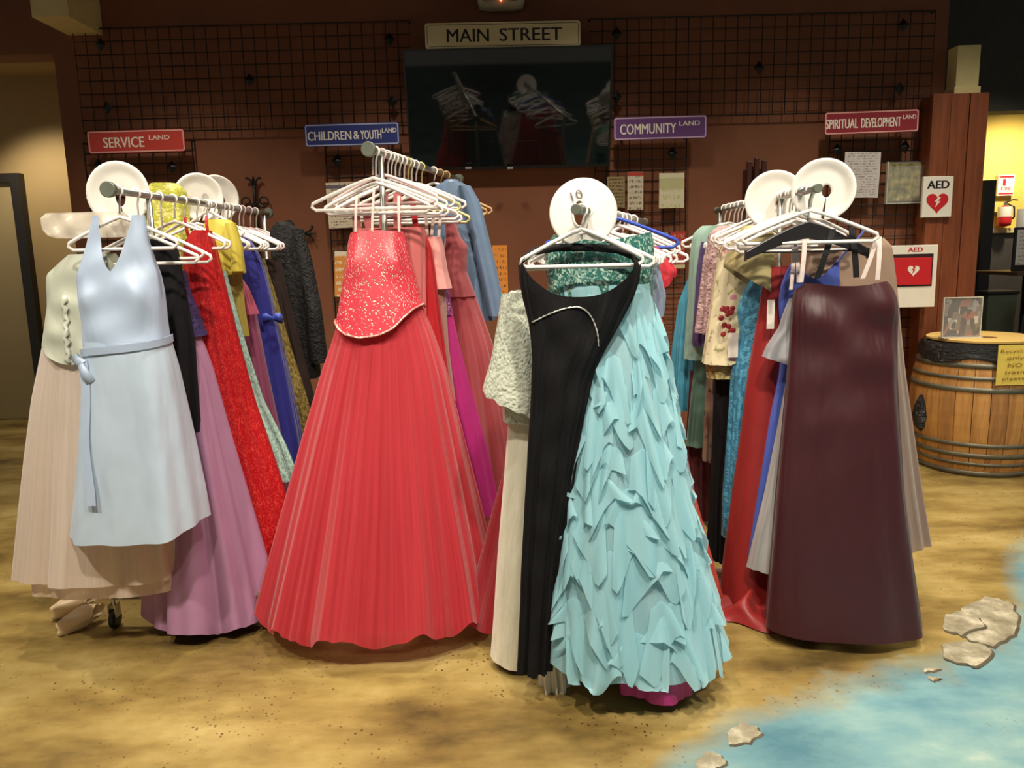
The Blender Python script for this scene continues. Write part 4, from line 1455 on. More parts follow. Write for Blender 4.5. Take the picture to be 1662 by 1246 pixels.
cnt = 0
for row in range(10):
    z0 = zt_ - (zt_ - zb_) * (row - .2) / 10.6
    nn = 9 + row // 2
    for k in range(nn):
        t0 = math.pi * (-.12 + 1.24 * (k + .5 * (row % 2) + rng.uniform(-.3, .3)) / nn)
        ruffle(t0, z0 + rng.uniform(-.05, .05), rng.uniform(.05, .085) * (.8 + .06 * row), rng.uniform(.2, .36), rng.choice((.1, .25, .75, .9)), cnt)
        cnt += 1
hanger(R3, Y, hang_w, 'white plastic hanger holding the turquoise ruffled gown', 'hangers of ' + G3, P(965, 375, Y).z, .42, .12)

# ivory lace suit
Y = 2.56
rd = root('ivory_suit', P(850, 1068, Y), 'ivory lace jacket with a long ivory skirt left of the black gown', 'suit', G3)
tube('skirt', [(600, 826, 930), (700, 824, 925), (800, 816, 920), (900, 808, 910), (1000, 802, 905), (1066, 797, 900)], Y, fabric('matte', (222, 218, 196)), rd, hem=lambda c, s: 1062 + 8 * (c + 1) / 1, folds=(4, .001, .006), df=(.05, .08), db=(.04, .05), seed=90)
lac = fabric('lace', (212, 216, 198), (176, 182, 164))
tube('jacket', [(470, 830, 940), (480, 818, 945), (560, 812, 940), (680, 815, 935)], Y - .01, lac, rd, folds=(5, .002, .006), df=(.06, .09), db=(.04, .05), seed=91)
tube('sleeve', [(476, 814, 850), (520, 808, 868), (580, 798, 872), (625, 785, 876), (660, 780, 880)], Y - .08, lac, rd, hem=lambda c, s: 660 + 26 * c + 2 * math.sin(c * 14), folds=(4, .001, .006), df=(.03, .05), nu=90, nv=24, seed=92)
hanger(R3, Y, hang_w, 'white plastic hanger holding the ivory lace suit', 'hangers of ' + G3, P(950, 372, Y).z, .40, -.2)
simple('white_slip', 'dress', R3, 2.40, [(600, 880, 915), (900, 875, 912), (1080, 884, 912), (1110, 882, 920), (1128, 889, 914)], fabric('satin', (226, 222, 204)), 'white satin slip whose tip hangs under the black gown', 'white satin slip', G3,
       df=(.02, .03), db=(.02, .03), hz=P(940, 376, 2.4).z)
simple('magenta_dress', 'dress', R3, 2.50, [(520, 930, 1030), (700, 960, 1060), (900, 975, 1085), (1000, 988, 1098), (1040, 994, 1102), (1076, 996, 1104)], fabric('satin', (176, 46, 122)), 'magenta satin dress whose hem shows under the turquoise ruffles', 'magenta hem dress', G3,
       df=(.03, .25), db=(.03, .08), ex=.5, hz=P(950, 378, 2.5).z, hem=lambda c, s: 1073 + 3 * c)
simple('crimson_gown', 'dress', R3, 2.84, [(420, 900, 1040), (520, 880, 1066), (600, 862, 1086), (700, 836, 1100), (800, 806, 1118), (900, 780, 1130), (985, 756, 1140)], fabric('tulle', (184, 26, 44), (146, 14, 30)), 'crimson tulle gown flaring out behind the ivory skirt', 'crimson tulle gown', G3,
       df=(.06, .32), db=(.05, .2), folds=(9, .003, .022), nu=160, hz=P(970, 366, 2.84).z)
simple('coral_orange_gown', 'dress', R3, 3.0, [(480, 960, 1060), (700, 985, 1102), (800, 1000, 1122), (900, 1020, 1147), (984, 1040, 1170)], fabric('satin', (196, 76, 62)), 'coral orange satin gown showing right of the turquoise gown', 'coral orange gown', G3, df=(.05, .10),
       hz=P(1000, 366, 3.0).z)
Y = 2.74
rd = root('flutter_dress', P(1075, 760, Y), 'scarlet dress with a flutter sleeve at the back of the centre rack', 'dress', G3)
scar = fabric('satin', (186, 28, 44))
tube('body', [(400, 1000, 1050), (440, 1005, 1062), (500, 1020, 1070), (600, 1035, 1090), (700, 1045, 1100), (780, 1050, 1115)], Y, scar, rd, folds=(6, .002, .01), df=(.05, .08), seed=95)
tube('flutter_sleeve', [(394, 1030, 1056), (410, 1034, 1078), (440, 1040, 1097), (474, 1048, 1088)], Y - .07, scar, rd, hem=lambda c, s: 472 - 22 * max(0, c), folds=(5, .002, .01), df=(.03, .05), nu=60, nv=14, seed=96)
hanger(R3, Y, hang_bl, 'blue plastic hanger holding the scarlet flutter dress', 'hangers of ' + G3, P(985, 352, Y).z, .46, .05)
simple('grey_blue_top', 'blouse', R3, 2.60, [(410, 1000, 1056), (430, 1010, 1068), (480, 1020, 1076), (512, 1030, 1070)], fabric('satin', (132, 142, 162)), 'grey blue satin top beside the turquoise bodice', 'grey blue satin top', G3, df=(.04, .06), hz=P(985, 372, 2.6).z)
for i, (yy, lab) in enumerate(((2.50, 'white hanger just behind the turquoise gown hanger'), (2.68, 'white hanger just before the scarlet flutter dress'), (2.92, 'white hanger between the crimson and orange gowns'), (3.12, 'white hanger at the back end of the centre rack'))):
    hanger(R3, yy, hang_w, lab, 'hangers of ' + G3, R3.z - .06, .42, seed=110 + i)

# ---- right rack -----------------------------------------------------------
Y = 2.76
rows_m = [(455, 1296, 1436), (472, 1286, 1450), (510, 1283, 1455), (600, 1276, 1452), (700, 1266, 1457), (800, 1255, 1463), (900, 1246, 1476), (1005, 1236, 1491)]
rd = root('maroon_gown', base(rows_m, Y), 'dark maroon satin gown with thin straps, front of the right rack', 'dress', G4)
mar = fabric('satin', (60, 13, 21), name='maroon_satin')
tube('gown', rows_m, Y, mar, rd, lambda c, s: 457 + 6 * math.exp(-(c / .5) ** 2) + 10 * max(0, abs(c) - .9) * 10 if s > 0 else 470, hem=lambda c, s: 1004 + 2 * c, folds=(4, .003, .024), df=(.06, .19), db=(.05, .1), hemwave=.008, nu=140, nv=50, bust=(500, .012), ex=.75, seed=120, crump=(.012, 11, 21, 1.9))
whr = plain('white_ribbon', (232, 214, 206), .5)
straps(rd, R4, Y - .05, [((1300, 458), (1306, 388)), ((1400, 452), (1424, 384)), ((1424, 454), (1427, 384))], whr, .016)
straps(rd, R4, Y - .03, [((1326, 452), (1352, 372)), ((1390, 450), (1382, 370))], fabric('satin', (17, 16, 18), name='black_jersey'), .022)
hanger(R4, Y - .02, hang_b, 'wide black suit hanger holding the maroon gown', 'hangers of ' + G4, P(1370, 362, Y).z, .43, .0, wide=True)
Y = 2.98
rd = root('taupe_gown', P(1400, 885, Y), 'taupe chiffon gown showing right of the maroon gown', 'dress', G4)
tau = fabric('chiffon', (172, 148, 132), (140, 116, 102))
tube('bodice', [(385, 1315, 1430), (400, 1308, 1446), (450, 1305, 1452), (520, 1300, 1458)], Y, fabric('satin', (150, 124, 104)), rd, lambda c, s: 386 + 20 * (1 - abs(c)) * (s > 0), folds=(6, .002, .006), df=(.05, .07), seed=122)
tube('skirt', [(500, 1300, 1457), (600, 1300, 1466), (700, 1300, 1479), (800, 1300, 1492), (884, 1300, 1505)], Y, tau, rd, folds=(7, .003, .012), df=(.06, .10), nu=120, seed=123)
hanger(R4, Y, hang_w, 'white plastic hanger holding the taupe chiffon gown', 'hangers of ' + G4, P(1375, 352, Y).z, .46, .1)
Y = 2.86
rd = root('silver_gown', P(1250, 928, Y), 'silver grey satin gown with a flared peplum left of the maroon gown', 'dress', G4)
sil = fabric('satin', (150, 150, 154))
tube('bodice', [(482, 1282, 1390), (500, 1274, 1390), (530, 1264, 1385), (560, 1244, 1385), (580, 1236, 1380), (600, 1250, 1380)], Y, sil, rd, hem=lambda c, s: 576 + 26 * max(0, c + 1), folds=(5, .002, .01), df=(.05, .07), db=(.03, .03), seed=125)
tube('skirt', [(590, 1282, 1372), (700, 1262, 1360), (800, 1243, 1350), (928, 1213, 1340)], Y, fabric('satin', (166, 166, 164)), rd, hem=lambda c, s: 925 + 6 * c, folds=(5, .002, .010), df=(.05, .06), db=(.03, .03), seed=126)
straps(rd, R4, Y - .04, [((1296, 458), (1292, 400)), ((1284, 470), (1288, 400))], whr, .014)
hanger(R4, Y, hang_w, 'white plastic hanger holding the silver grey gown', 'hangers of ' + G4, P(1365, 356, Y).z, .42, -.05)
Y = 2.93
rd = root('periwinkle_gown', P(1250, 895, Y), 'periwinkle blue gown between the silver and brick red gowns', 'dress', G4)
per = fabric('satin', (72, 92, 176))
tube('gown', [(425, 1285, 1360), (450, 1270, 1362), (490, 1262, 1360), (540, 1268, 1360), (600, 1265, 1352), (700, 1244, 1340), (800, 1227, 1330), (896, 1212, 1320)], Y, per, rd, lambda c, s: 425 + 30 * max(0, (.9 - abs(c))) , folds=(5, .002, .008), df=(.04, .05), db=(.03, .03), seed=128)
straps(rd, R4, Y - .02, [((1286, 440), (1292, 380)), ((1345, 440), (1404, 372))], per, .01)
hanger(R4, Y, hang_w, 'white plastic hanger holding the periwinkle gown', 'hangers of ' + G4, P(1355, 350, Y).z, .42)
# brick red gown with its train on the floor
Y = 3.01
rows_ = [(432, 1244, 1290), (446, 1240, 1296), (500, 1233, 1300), (600, 1216, 1300), (700, 1204, 1300), (800, 1191, 1300), (900, 1179, 1300), (975, 1170, 1300)]
rd = root('brick_red_gown', base(rows_, Y), 'brick red gown trailing on the floor, with a white price tag', 'dress', G4)
bri = fabric('satin', (146, 34, 32))
tube('gown', rows_, Y, bri, rd, folds=(5, .002, .012), df=(.05, .12), db=(.04, .04), seed=130)
p = P(1251, 510, Y - .1)
MB().box((p.x - .014, p.y, p.z - .055), (p.x + .014, p.y + .0015, p.z + .055)).build('price_tag', plain('white_tag_card', (226, 218, 206), .6), rd)
# train: rumpled cloth lying on the floor
tm = MB()
nu_, nv_ = 36, 22
vv, ff, uu = [], [], []
for j in range(nv_ + 1):
    for i in range(nu_ + 1):
        u, v = i / nu_, j / nv_
        px = 1150 + u * 150
        g0 = G(px, 1005 - 14 * (1 - u), 0)
        x = g0.x + .02 * math.sin(v * 7 + u * 3)
        y = 3.0 - .17 * v - .16 * u * v + .025 * math.sin(u * 11)
        e = math.sin(math.pi * min(1, max(0, u))) ** .5 * (1 - v) ** .7 if v < 1 else 0
        z = .006 + .10 * e * (.6 + .4 * math.sin(u * 13 + v * 5)) + .016 * (math.sin(u * 23 + v * 11) + 1) * (1 - v) ** .6
        vv.append((x, y, max(.004, z)))
        uu.append((u * .3, v * .25))
for j in range(nv_):
    for i in range(nu_):
        a = j * (nu_ + 1) + i
        ff.append((a, a + nu_ + 1, a + nu_ + 2, a + 1))
tm.add(vv, ff, uu)
tm.build('train', bri, rd, True)
straps(rd, R4, Y - .03, [((1256, 436), (1262, 396))], plain('nude_strap', (206, 160, 140), .5), .01)
hanger(R4, Y, hang_w, 'white plastic hanger holding the brick red gown', 'hangers of ' + G4, P(1340, 350, Y).z, .44)
simple('brocade_gown', 'dress', R4, 3.12, [(440, 1225, 1290), (480, 1204, 1290), (503, 1194, 1290), (530, 1200, 1290), (560, 1194, 1280), (600, 1188, 1270), (700, 1183, 1265), (800, 1177, 1260), (872, 1177, 1258)],
       fabric('brocade', (84, 160, 190), (58, 126, 160)), 'turquoise brocade gown left of the brick red gown', 'turquoise brocade gown', G4, df=(.06, .08), hz=P(1320, 346, 3.12).z)
Y = 3.06
rd = root('champagne_bolero', P(1235, 475, Y), 'champagne satin bolero under the round dividers', 'jacket', G4)
cha = fabric('satin', (168, 156, 108))
tube('body', [(374, 1200, 1250), (384, 1190, 1256), (410, 1180, 1260), (428, 1174, 1262), (476, 1186, 1262)], Y, cha, rd, lambda c, s: 374, hem=lambda c, s: 430 + 42 * min(1, max(0, (c + 1) / 1.3)), folds=(4, .001, .005), df=(.08, .10), nu=80, seed=134)
tube('collar', [(366, 1206, 1248), (380, 1196, 1254)], Y - .02, cha, rd, folds=(4, .001, .002), df=(.05, .08), nu=40, nv=5, seed=135)
hanger(R4, Y, hang_w, 'white plastic hanger holding the champagne bolero', 'hangers of ' + G4, P(1325, 345, Y).z, .46)
Y = 3.20
rd = root('floral_jacket', P(1180, 605, Y), 'cream floral jacket with red and green blooms', 'jacket', G4)
flo = fabric('floral', (216, 206, 168), (190, 130, 140))
tube('body', [(384, 1180, 1240), (400, 1168, 1240), (440, 1161, 1236), (500, 1152, 1228), (588, 1139, 1212)], Y, flo, rd, hem=lambda c, s: 588 - 22 * max(0, c), folds=(5, .002, .008), df=(.06, .09), seed=137)
tube('lace_hem', [(570, 1144, 1205), (612, 1150, 1195)], Y + .01, fabric('lace', (196, 182, 120), (140, 124, 70)), rd, folds=(6, .002, .008), df=(.05, .06), nv=8, seed=138)
fl = MB()
rr_ = random.Random(4)
for k in range(16):
    q = P(1178 + rr_.uniform(-9, 14), 520 + rr_.uniform(-24, 26), Y - .105)
    fl.lathe([(.002, -.004), (.010, -.002), (.012, .001)], (q.x, q.y, q.z), 'y', 7)
fl.build('red_blooms', fabric('satin', (150, 36, 40)), rd)
p = P(1190, 560, Y - .11)
MB().box((p.x - .02, p.y, p.z - .05), (p.x + .02, p.y + .0015, p.z + .05)).build('paper_tag', plain('white_tag_card', (226, 218, 206), .6), rd)
hanger(R4, Y, hang_w, 'white plastic hanger holding the cream floral jacket', 'hangers of ' + G4, P(1300, 346, Y).z, .44)
simple('mauve_lace_dress', 'dress', R4, 3.36, [(366, 1168, 1215), (376, 1152, 1220), (420, 1144, 1215), (540, 1136, 1200)], fabric('lace', (190, 160, 156), (156, 122, 122)), 'dusty mauve lace dress between the floral jacket and mint dress', 'dusty mauve lace dress', G4, df=(.05, .07))
simple('purple_dress', 'dress', R4, 3.46, [(392, 1138, 1180), (440, 1131, 1180), (560, 1127, 1175)], fabric('satin', (84, 64, 112)), 'thin strip of dark purple dress right of the mint dress', 'dark purple dress', G4, df=(.04, .05))
Y = 3.54
rd = root('mint_dress', P(1135, 720, Y), 'pale mint dress at the back of the right rack', 'dress', G4)
mint = fabric('chiffon', (176, 206, 190), (136, 170, 156))
tube('jacket', [(366, 1140, 1180), (378, 1125, 1185), (420, 1120, 1180), (500, 1117, 1172), (582, 1112, 1165)], Y, mint, rd, folds=(5, .002, .008), df=(.05, .06), seed=142)
tube('skirt', [(570, 1130, 1165), (640, 1122, 1160), (722, 1114, 1148)], Y + .02, fabric('chiffon', (118, 160, 140), (84, 124, 106)), rd, folds=(5, .002, .01), df=(.04, .05), seed=143)
hanger(R4, Y, hang_w, 'white plastic hanger holding the mint dress', 'hangers of ' + G4)
simple('teal_gown', 'dress', R4, 3.66, [(450, 1118, 1150), (490, 1103, 1145), (560, 1095, 1140), (664, 1090, 1135)], fabric('satin', (64, 140, 166)), 'teal blue gown, leftmost garment of the right rack', 'teal blue gown', G4, df=(.05, .06))
simple('dark_maroon_gown', 'dress', R4, 3.60, [(600, 1120, 1160), (720, 1115, 1165), (840, 1112, 1170)], fabric('matte', (78, 22, 26)), 'deep maroon gown in the shade below the mint skirt', 'deep maroon gown', G4, df=(.04, .06))
simple('long_skirt', 'skirt', R4, 3.28, [(590, 1160, 1200), (740, 1156, 1200), (905, 1150, 1195)], fabric('matte', (20, 18, 20)), 'black long skirt hanging left of the turquoise brocade', 'black long skirt', G4, df=(.04, .06))
simple('print_dress', 'dress', R4, 3.42, [(590, 1148, 1180), (660, 1145, 1178), (746, 1143, 1172)], fabric('floral', (150, 124, 110), (70, 44, 40)), 'brown and pink printed dress below the floral jacket', 'brown printed dress', G4, df=(.04, .05))
for i, (yy, lab) in enumerate(((2.72, 'white hanger at the very front of the right rack'), (2.82, 'white hanger between the maroon and silver gowns'), (2.90, 'white hanger between the silver and periwinkle gowns'), (3.74, 'white hanger behind the teal gown'), (3.82, 'white hanger at the back end of the right rack'))):
    hanger(R4, yy, hang_w, lab, 'hangers of ' + G4, R4.z - .07, .44, seed=150 + i)

# ------------------------------------------------------------------ round size dividers (paper plates)
plate_m = plain('white_paper_plate', (240, 236, 226), .55, var=.02, scale=8)


def divider(R, Y, px, py, rpx, label, yaw=0.0, hole=(.0, -.05, .16, .30), flute=True, number=None, pitch=0.0):
    c = P(px, py, Y)
    r = rpx * Y / F
    o = root('round_divider', (c.x, Y, c.z - r), label, 'divider', 'round paper plate size dividers')
    rot = Matrix.Rotation(yaw, 4, 'Z') @ Matrix.Rotation(pitch, 4, 'X')
    hx, hz, hw_, hh_ = [q * r for q in hole]
    nA, nR = 96, 9
    vv, ff = [], []
    slit = .06

    def zprof(d, a):
        d = d / r
        if not flute:
            return -.004 * math.cos(d * 2)
        rim = max(0, (d - .68) / .32)
        fl_ = .0016 * math.sin(a * 44) * min(1, rim * 2) if rim > .05 else 0
        return -.016 * min(1, rim * 1.3) ** .8 + fl_
    for side in (0, 1):
        for i in range(nA + 1):
            a = -math.pi / 2 + slit + (2 * math.pi - 2 * slit) * i / nA
            inner = (hx + hw_ * math.cos(a), hz + hh_ * math.sin(a))
            outer = (r * math.cos(a), r * math.sin(a))
            for k in range(nR + 1):
                t = k / nR
                x, z = inner[0] + (outer[0] - inner[0]) * t, inner[1] + (outer[1] - inner[1]) * t
                y = zprof(math.hypot(x, z), a) + side * .0012
                q = rot @ Vector((x, y, z))
                vv.append((c.x + q.x, Y + q.y, c.z + q.z))
    st = (nA + 1) * (nR + 1)
    for i in range(nA):
        for k in range(nR):
            a = i * (nR + 1) + k
            ff.append((a, a + nR + 1, a + nR + 2, a + 1))
            ff.append((a + st, a + 1 + st, a + nR + 2 + st, a + nR + 1 + st))
        a = i * (nR + 1) + nR
        ff.append((a, a + nR + 1, a + nR + 1 + st, a + st))
        a = i * (nR + 1)
        ff.append((a, a + st, a + nR + 1 + st, a + nR + 1))
    MB().add(vv, ff).build('disc', plate_m, o, True)
    if number:
        q = rot @ Vector((-.2 * r, -.006, .5 * r))
        text(number, (c.x + q.x, Y + q.y, c.z + q.z), .34 * r, .26 * r, plain('pencil_grey', (110, 104, 98), .7), o, rot @ Matrix.Rotation(-.3, 4, 'Y'), 0.0, 'number')
    if not flute:     # thickened lip round the keyhole
        lip = [rot @ Vector((hx + hw_ * math.cos(a), -.006, hz + hh_ * math.sin(a))) for a in np.linspace(-math.pi / 2 + slit, 1.5 * math.pi - slit, 40)]
        MB().sweep([c + q for q in lip], .0035, 6).build('keyhole_lip', plate_m, o, True)
    return o


divider(R1, 2.95, 195, 315, 50, 'white fluted paper plate divider at the front of the left rack', .0, (.0, -.08, .16, .3))
divider(R1, 3.52, 322, 320, 37, 'white paper plate divider facing left in the middle of the left rack', .5, (.3, -.1, .12, .2))
divider(R1, 3.72, 350, 322, 36, 'white paper plate divider behind the other mid-rack divider', .75, (.3, -.1, .12, .2))
divider(R3, 2.40, 947, 345, 54, 'white round divider numbered 10 with a keyhole slot', .0, (-.12, -.02, .2, .38), False, '10')
divider(R4, 2.80, 1336, 308, 48, 'tilted white plate divider at the front of the right rack', -.35, (.1, -.05, .14, .2))
divider(R4, 3.04, 1257, 325, 46, 'white plate divider just behind the front one on the right rack', -.2, (.2, -.05, .14, .2))

# ------------------------------------------------------------------ loose cloth under the left rack
Y = 2.78
rd = root('draped_cloth', G(125, 1010), 'beige satin gown hem spilling on the floor by the caster', 'cloth')
peach = fabric('satin', (232, 206, 164))
for lab, p0, p1, wpx in (('upper_fold', (150, 968), (88, 992), .05), ('lower_fold', (160, 990), (98, 1018), .05)):
    a, b = G(*p0, .06), G(*p1, .03)
    vv, ff, uu = [], [], []
    n1, n2 = 18, 20
    d = (b - a)
    for i in range(n1 + 1):
        t = i / n1
        rad = wpx * (.65 + .5 * math.sin(t * 2.6)) * (1 - .85 * max(0, (t - .8) / .2) ** 2)
        for k in range(n2):
            an = 2 * math.pi * k / n2
            rr2 = rad * (1 + .16 * math.sin(an * 4 + t * 5) + .08 * math.sin(an * 7 + 2))
            q = a + d * t + Vector((.25 * math.cos(an) * rr2, math.cos(an) * rr2 * 1.0, max(-.9, math.sin(an)) * rr2 * .8))
            q.z = max(.003, q.z)
            vv.append(tuple(q))
            uu.append((an * rad, t * .2))
    for i in range(n1):
        for k in range(n2):
            k2 = (k + 1) % n2
            ff.append((i * n2 + k, i * n2 + k2, (i + 1) * n2 + k2, (i + 1) * n2 + k))
    ff.append(tuple(range(n2)))
    ff.append(tuple(n1 * n2 + k for k in range(n2))[::-1])
    MB().add(vv, ff, uu).build('fold', peach, rd, True)

# ------------------------------------------------------------------ barrel and what stands on it
YB = 4.98
bl_, br_ = P(1487, 650, YB), P(1684, 650, YB)
bc = Vector(((bl_.x + br_.x) / 2, YB, 0))
Rb = (br_.x - bl_.x) / 2
Hb = P(1590, 552, YB).z
bar = root('oak_barrel', (bc.x, YB, 0), 'oak wine barrel with dark iron hoops used as a bin', 'barrel')
oak = wood_mat('oak_staves', (150, 98, 44), (196, 142, 76), 18, .6)
oak2 = wood_mat('oak_staves_dark', (126, 82, 40), (176, 124, 66), 18, .6)
hoop_m = plain('galvanised_hoop', (112, 108, 92), .5, .5, var=.25, scale=9)
brad = lambda z: Rb * (1 - .17 * ((z / Hb - .5) * 2) ** 2)
NS = 26
for k in range(NS):
    a0, a1 = 2 * math.pi * (k + .02) / NS, 2 * math.pi * (k + .98) / NS
    vv, ff = [], []
    nz = 10
    for j in range(nz + 1):
        z = Hb * j / nz
        r = brad(z) + (.0015 if k % 3 == 0 else 0)
        for rr2 in (r, r - .024):
            for an in (a0, (a0 + a1) / 2, a1):
                vv.append((bc.x + rr2 * math.cos(an), YB + rr2 * math.sin(an), z))
    for j in range(nz):
        o_ = j * 6
        n6 = o_ + 6
        ff += [(o_, o_ + 1, n6 + 1, n6), (o_ + 1, o_ + 2, n6 + 2, n6 + 1), (o_ + 4, o_ + 3, n6 + 3, n6 + 4), (o_ + 5, o_ + 4, n6 + 4, n6 + 5), (o_ + 2, o_ + 5, n6 + 5, n6 + 2), (o_ + 3, o_, n6, n6 + 3)]
    ff += [(0, 3, 4, 1), (1, 4, 5, 2), (nz * 6, nz * 6 + 1, nz * 6 + 4, nz * 6 + 3), (nz * 6 + 1, nz * 6 + 2, nz * 6 + 5, nz * 6 + 4)]
    MB().add(vv, ff).build('stave', oak if k % 3 else oak2, bar)
for z0, z1 in ((.0, .045), (.085, .115), (.15, .19), (.235, .27), (.655, .695), (.745, .775), (.83, .87)):
    za, zb = z0 * Hb + .003, z1 * Hb
    MB().lathe([(brad(za) + .001, za), (brad(za) + .005, za), (brad(zb) + .005, zb), (brad(zb) + .001, zb)], (bc.x, YB, 0), 'z', 52, False).build('hoop', hoop_m, bar, True)
# black bin liner folded over the rim
lin_m = NT('black_bin_liner')
fz = lin_m.noise(lin_m.coord('Object', (3, 3, 9)), 6, 4, .6)
lin_m.link(lin_m.ramp(fz, [(.3, (.004, .004, .005)), (.7, (.012, .012, .014))]), lin_m.b.inputs['Base Color'])
lin_m.b.inputs['Roughness'].default_value = .2
lin_m.bump(fz, 1.0, .05)
lnr = root('bin_liner', (bc.x, YB, Hb * .86), 'black plastic bin liner wrapped over the barrel rim', 'bin liner')
vv, ff = [], []
nA = 72
prof = [(-.03, -.02), (-.01, .004), (.004, .008), (.012, -.01), (.014, -.04), (.012, -.075), (.010, -.10)]
for j, (dr_, dz_) in enumerate(prof):
    for i in range(nA):
        a = 2 * math.pi * i / nA
        wv = .006 * math.sin(a * 9 + j) + .004 * math.sin(a * 17 + j * 2)
        z = Hb + dz_ + (.018 * math.sin(a * 5) if j == len(prof) - 1 else 0)
        r = brad(min(z, Hb)) + dr_ + (wv * .6 if j > 2 else 0)
        vv.append((bc.x + r * math.cos(a), YB + r * math.sin(a), z))
for j in range(len(prof) - 1):
    for i in range(nA):
        i2 = (i + 1) % nA
        ff.append((j * nA + i, (j + 1) * nA + i, (j + 1) * nA + i2, j * nA + i2))
MB().add(vv, ff).build('folded_rim', lin_m.m, lnr, True)
q = P(1493, 668, YB - .02)
MB().lathe([(.01, -.12), (.04, -.09), (.06, -.02), (.05, .05), (.02, .12)], (q.x + .0, YB - .05, q.z), 'z', 14).build('hanging_corner', lin_m.m, lnr, True)
# wooden lid disc
ld = root('barrel_lid', (bc.x, YB, Hb + .010), 'pale round wooden lid resting on the barrel', 'lid')
MB().lathe([(brad(Hb) - .02, Hb + .010), (brad(Hb) - .012, Hb + .014), (brad(Hb) - .012, Hb + .026), (brad(Hb) - .02, Hb + .03)], (bc.x, YB, 0), 'z', 52).build('board', wood_mat('pale_lid_wood', (206, 166, 88), (226, 190, 112), 9, .5, 'x'), ld)
MB().lathe([(.045, Hb + .0302), (.05, Hb + .0308)], (bc.x - .02, YB - .1, 0), 'z', 20).build('dark_knot', plain('knot_brown', (120, 78, 36), .6), ld)
zl_ = Hb + .03
# framed picture stand on the lid
fa, fb = P(1529, 530, YB - .1), P(1592, 530, YB - .1)
ph_ = P(1560, 482, YB - .1).z - zl_
st_ = root('picture_stand', ((fa.x + fb.x) / 2, YB - .1, zl_), 'small acrylic stand with a photo leaflet on the barrel lid', 'display stand')
n_ = NT('photo_collage_print')
v_ = n_.coord('Generated', (6, 1, 4))
vo = n_.new('ShaderNodeTexVoronoi', distance='CHEBYCHEV')
vo.inputs['Scale'].default_value = 1.3
n_.link(v_, vo.inputs['Vector'])
sc_ = n_.new('ShaderNodeSeparateColor')
n_.link(vo.outputs['Color'], sc_.inputs[0])
n_.link(n_.ramp(sc_.outputs[0], [(.15, lin((60, 44, 40))), (.35, lin((120, 100, 84))), (.55, lin((150, 84, 60))), (.75, lin((150, 146, 140))), (.9, lin((210, 200, 180)))], 'CONSTANT'), n_.b.inputs['Base Color'])
MB().box((fa.x + .008, YB - .098, zl_ + .012), (fb.x - .008, YB - .094, zl_ + ph_ - .01)).build('leaflet', n_.m, st_)
MB().box((fa.x, YB - .104, zl_ + .003), (fb.x, YB - .100, zl_ + ph_)).build('front_pane', clear, st_)
MB().box((fa.x, YB - .13, zl_), (fb.x, YB - .06, zl_ + .006)).build('foot', edgem, st_)
MB().box((fa.x, YB - .105, zl_ + ph_ - .006), (fb.x, YB - .092, zl_ + ph_)).build('top_edge', edgem, st_)
for x in (fa.x, fb.x - .005):
    MB().box((x, YB - .105, zl_ + .006), (x + .005, YB - .092, zl_ + ph_ - .006)).build('side_edge', edgem, st_)
# yellow handwritten note taped to the barrel
yn = YB - Rb * .93 - .02
na, nb = P(1620, 560, yn), P(1672, 624, yn)
nt = root('yellow_note', ((na.x + nb.x) / 2, yn, nb.z), 'yellow handwritten paper note taped to the barrel', 'note')
m_ = MB()
vv, ff = [], []
for j in range(9):
    for i in range(7):
        vv.append((na.x + (nb.x - na.x) * i / 6, yn - .006 + .008 * ((j / 8 - .5) ** 2) + .003 * math.sin(i), na.z + (nb.z - na.z) * j / 8))
for j in range(8):
    for i in range(6):
        a = j * 7 + i
        ff.append((a, a + 7, a + 8, a + 1))
m_.add(vv, ff)
m_.build('paper', plain('yellow_paper', (236, 206, 92), .6, var=.05), nt)
pen = plain('brown_pen_ink', (150, 110, 40), .7)
for k, (w_, wid) in enumerate((('Recycling', .85), ('only', .5), ('NO', .4), ('trash', .55), ('please', .65))):
    text(w_, ((na.x + nb.x) / 2, yn - .008, na.z + (nb.z - na.z) * (.16 + .17 * k)), (nb.x - na.x) * wid, .024, pen, nt, None, 0, 'handwriting')

# ------------------------------------------------------------------ far right room
xe = P(1607, 400, 7.0)
struct(MB().box((P(1590, 420, 7.4).x, 7.4, 0), (P(1608, 420, 7.4).x, 7.46, P(1605, 292, 7.4).z)).build('door_2', black))
YX = YF - .06
# sign over the extinguisher
tl, br = P(1621, 284, YX), P(1645, 317, YX)
s = root('extinguisher_sign', ((tl.x + br.x) / 2, YX, br.z), 'small white and red sign above the fire extinguisher', 'sign')
MB().box((tl.x, YX, br.z), (br.x, YF - .001, tl.z)).build('plate', whitep, s)
MB().box((tl.x + .05, YX - .002, br.z + .1), (tl.x + .08, YX, tl.z - .04)).build('pictogram', redp, s)
for z in (br.z + .02, tl.z - .02):
    MB().box((tl.x + .01, YX - .0015, z - .008), (br.x - .01, YX, z + .008)).build('red_band', redp, s)
text('FIRE', ((tl.x + br.x) / 2, YX, br.z + .07), .1, .03, redp, s, None, .01)
e = P(1629, 350, YX - .06)
fx = root('fire_extinguisher', (e.x, YX - .06, P(1629, 368, YX).z), 'red fire extinguisher hung on the yellow wall', 'fire extinguisher')
zb0, zt0_ = P(1629, 368, YX).z, P(1629, 334, YX).z
MB().lathe([(.02, zb0), (.062, zb0 + .012), (.066, zb0 + .05), (.066, zt0_ - .06), (.05, zt0_ - .02), (.02, zt0_)], (e.x, YX - .075, 0), 'z', 22).build('cylinder', redp, fx, True)
MB().lathe([(.067, zb0 + .10), (.0675, zb0 + .11), (.0675, zb0 + .19), (.067, zb0 + .2)], (e.x, YX - .075, 0), 'z', 22, False).build('label_band', whitep, fx, True)
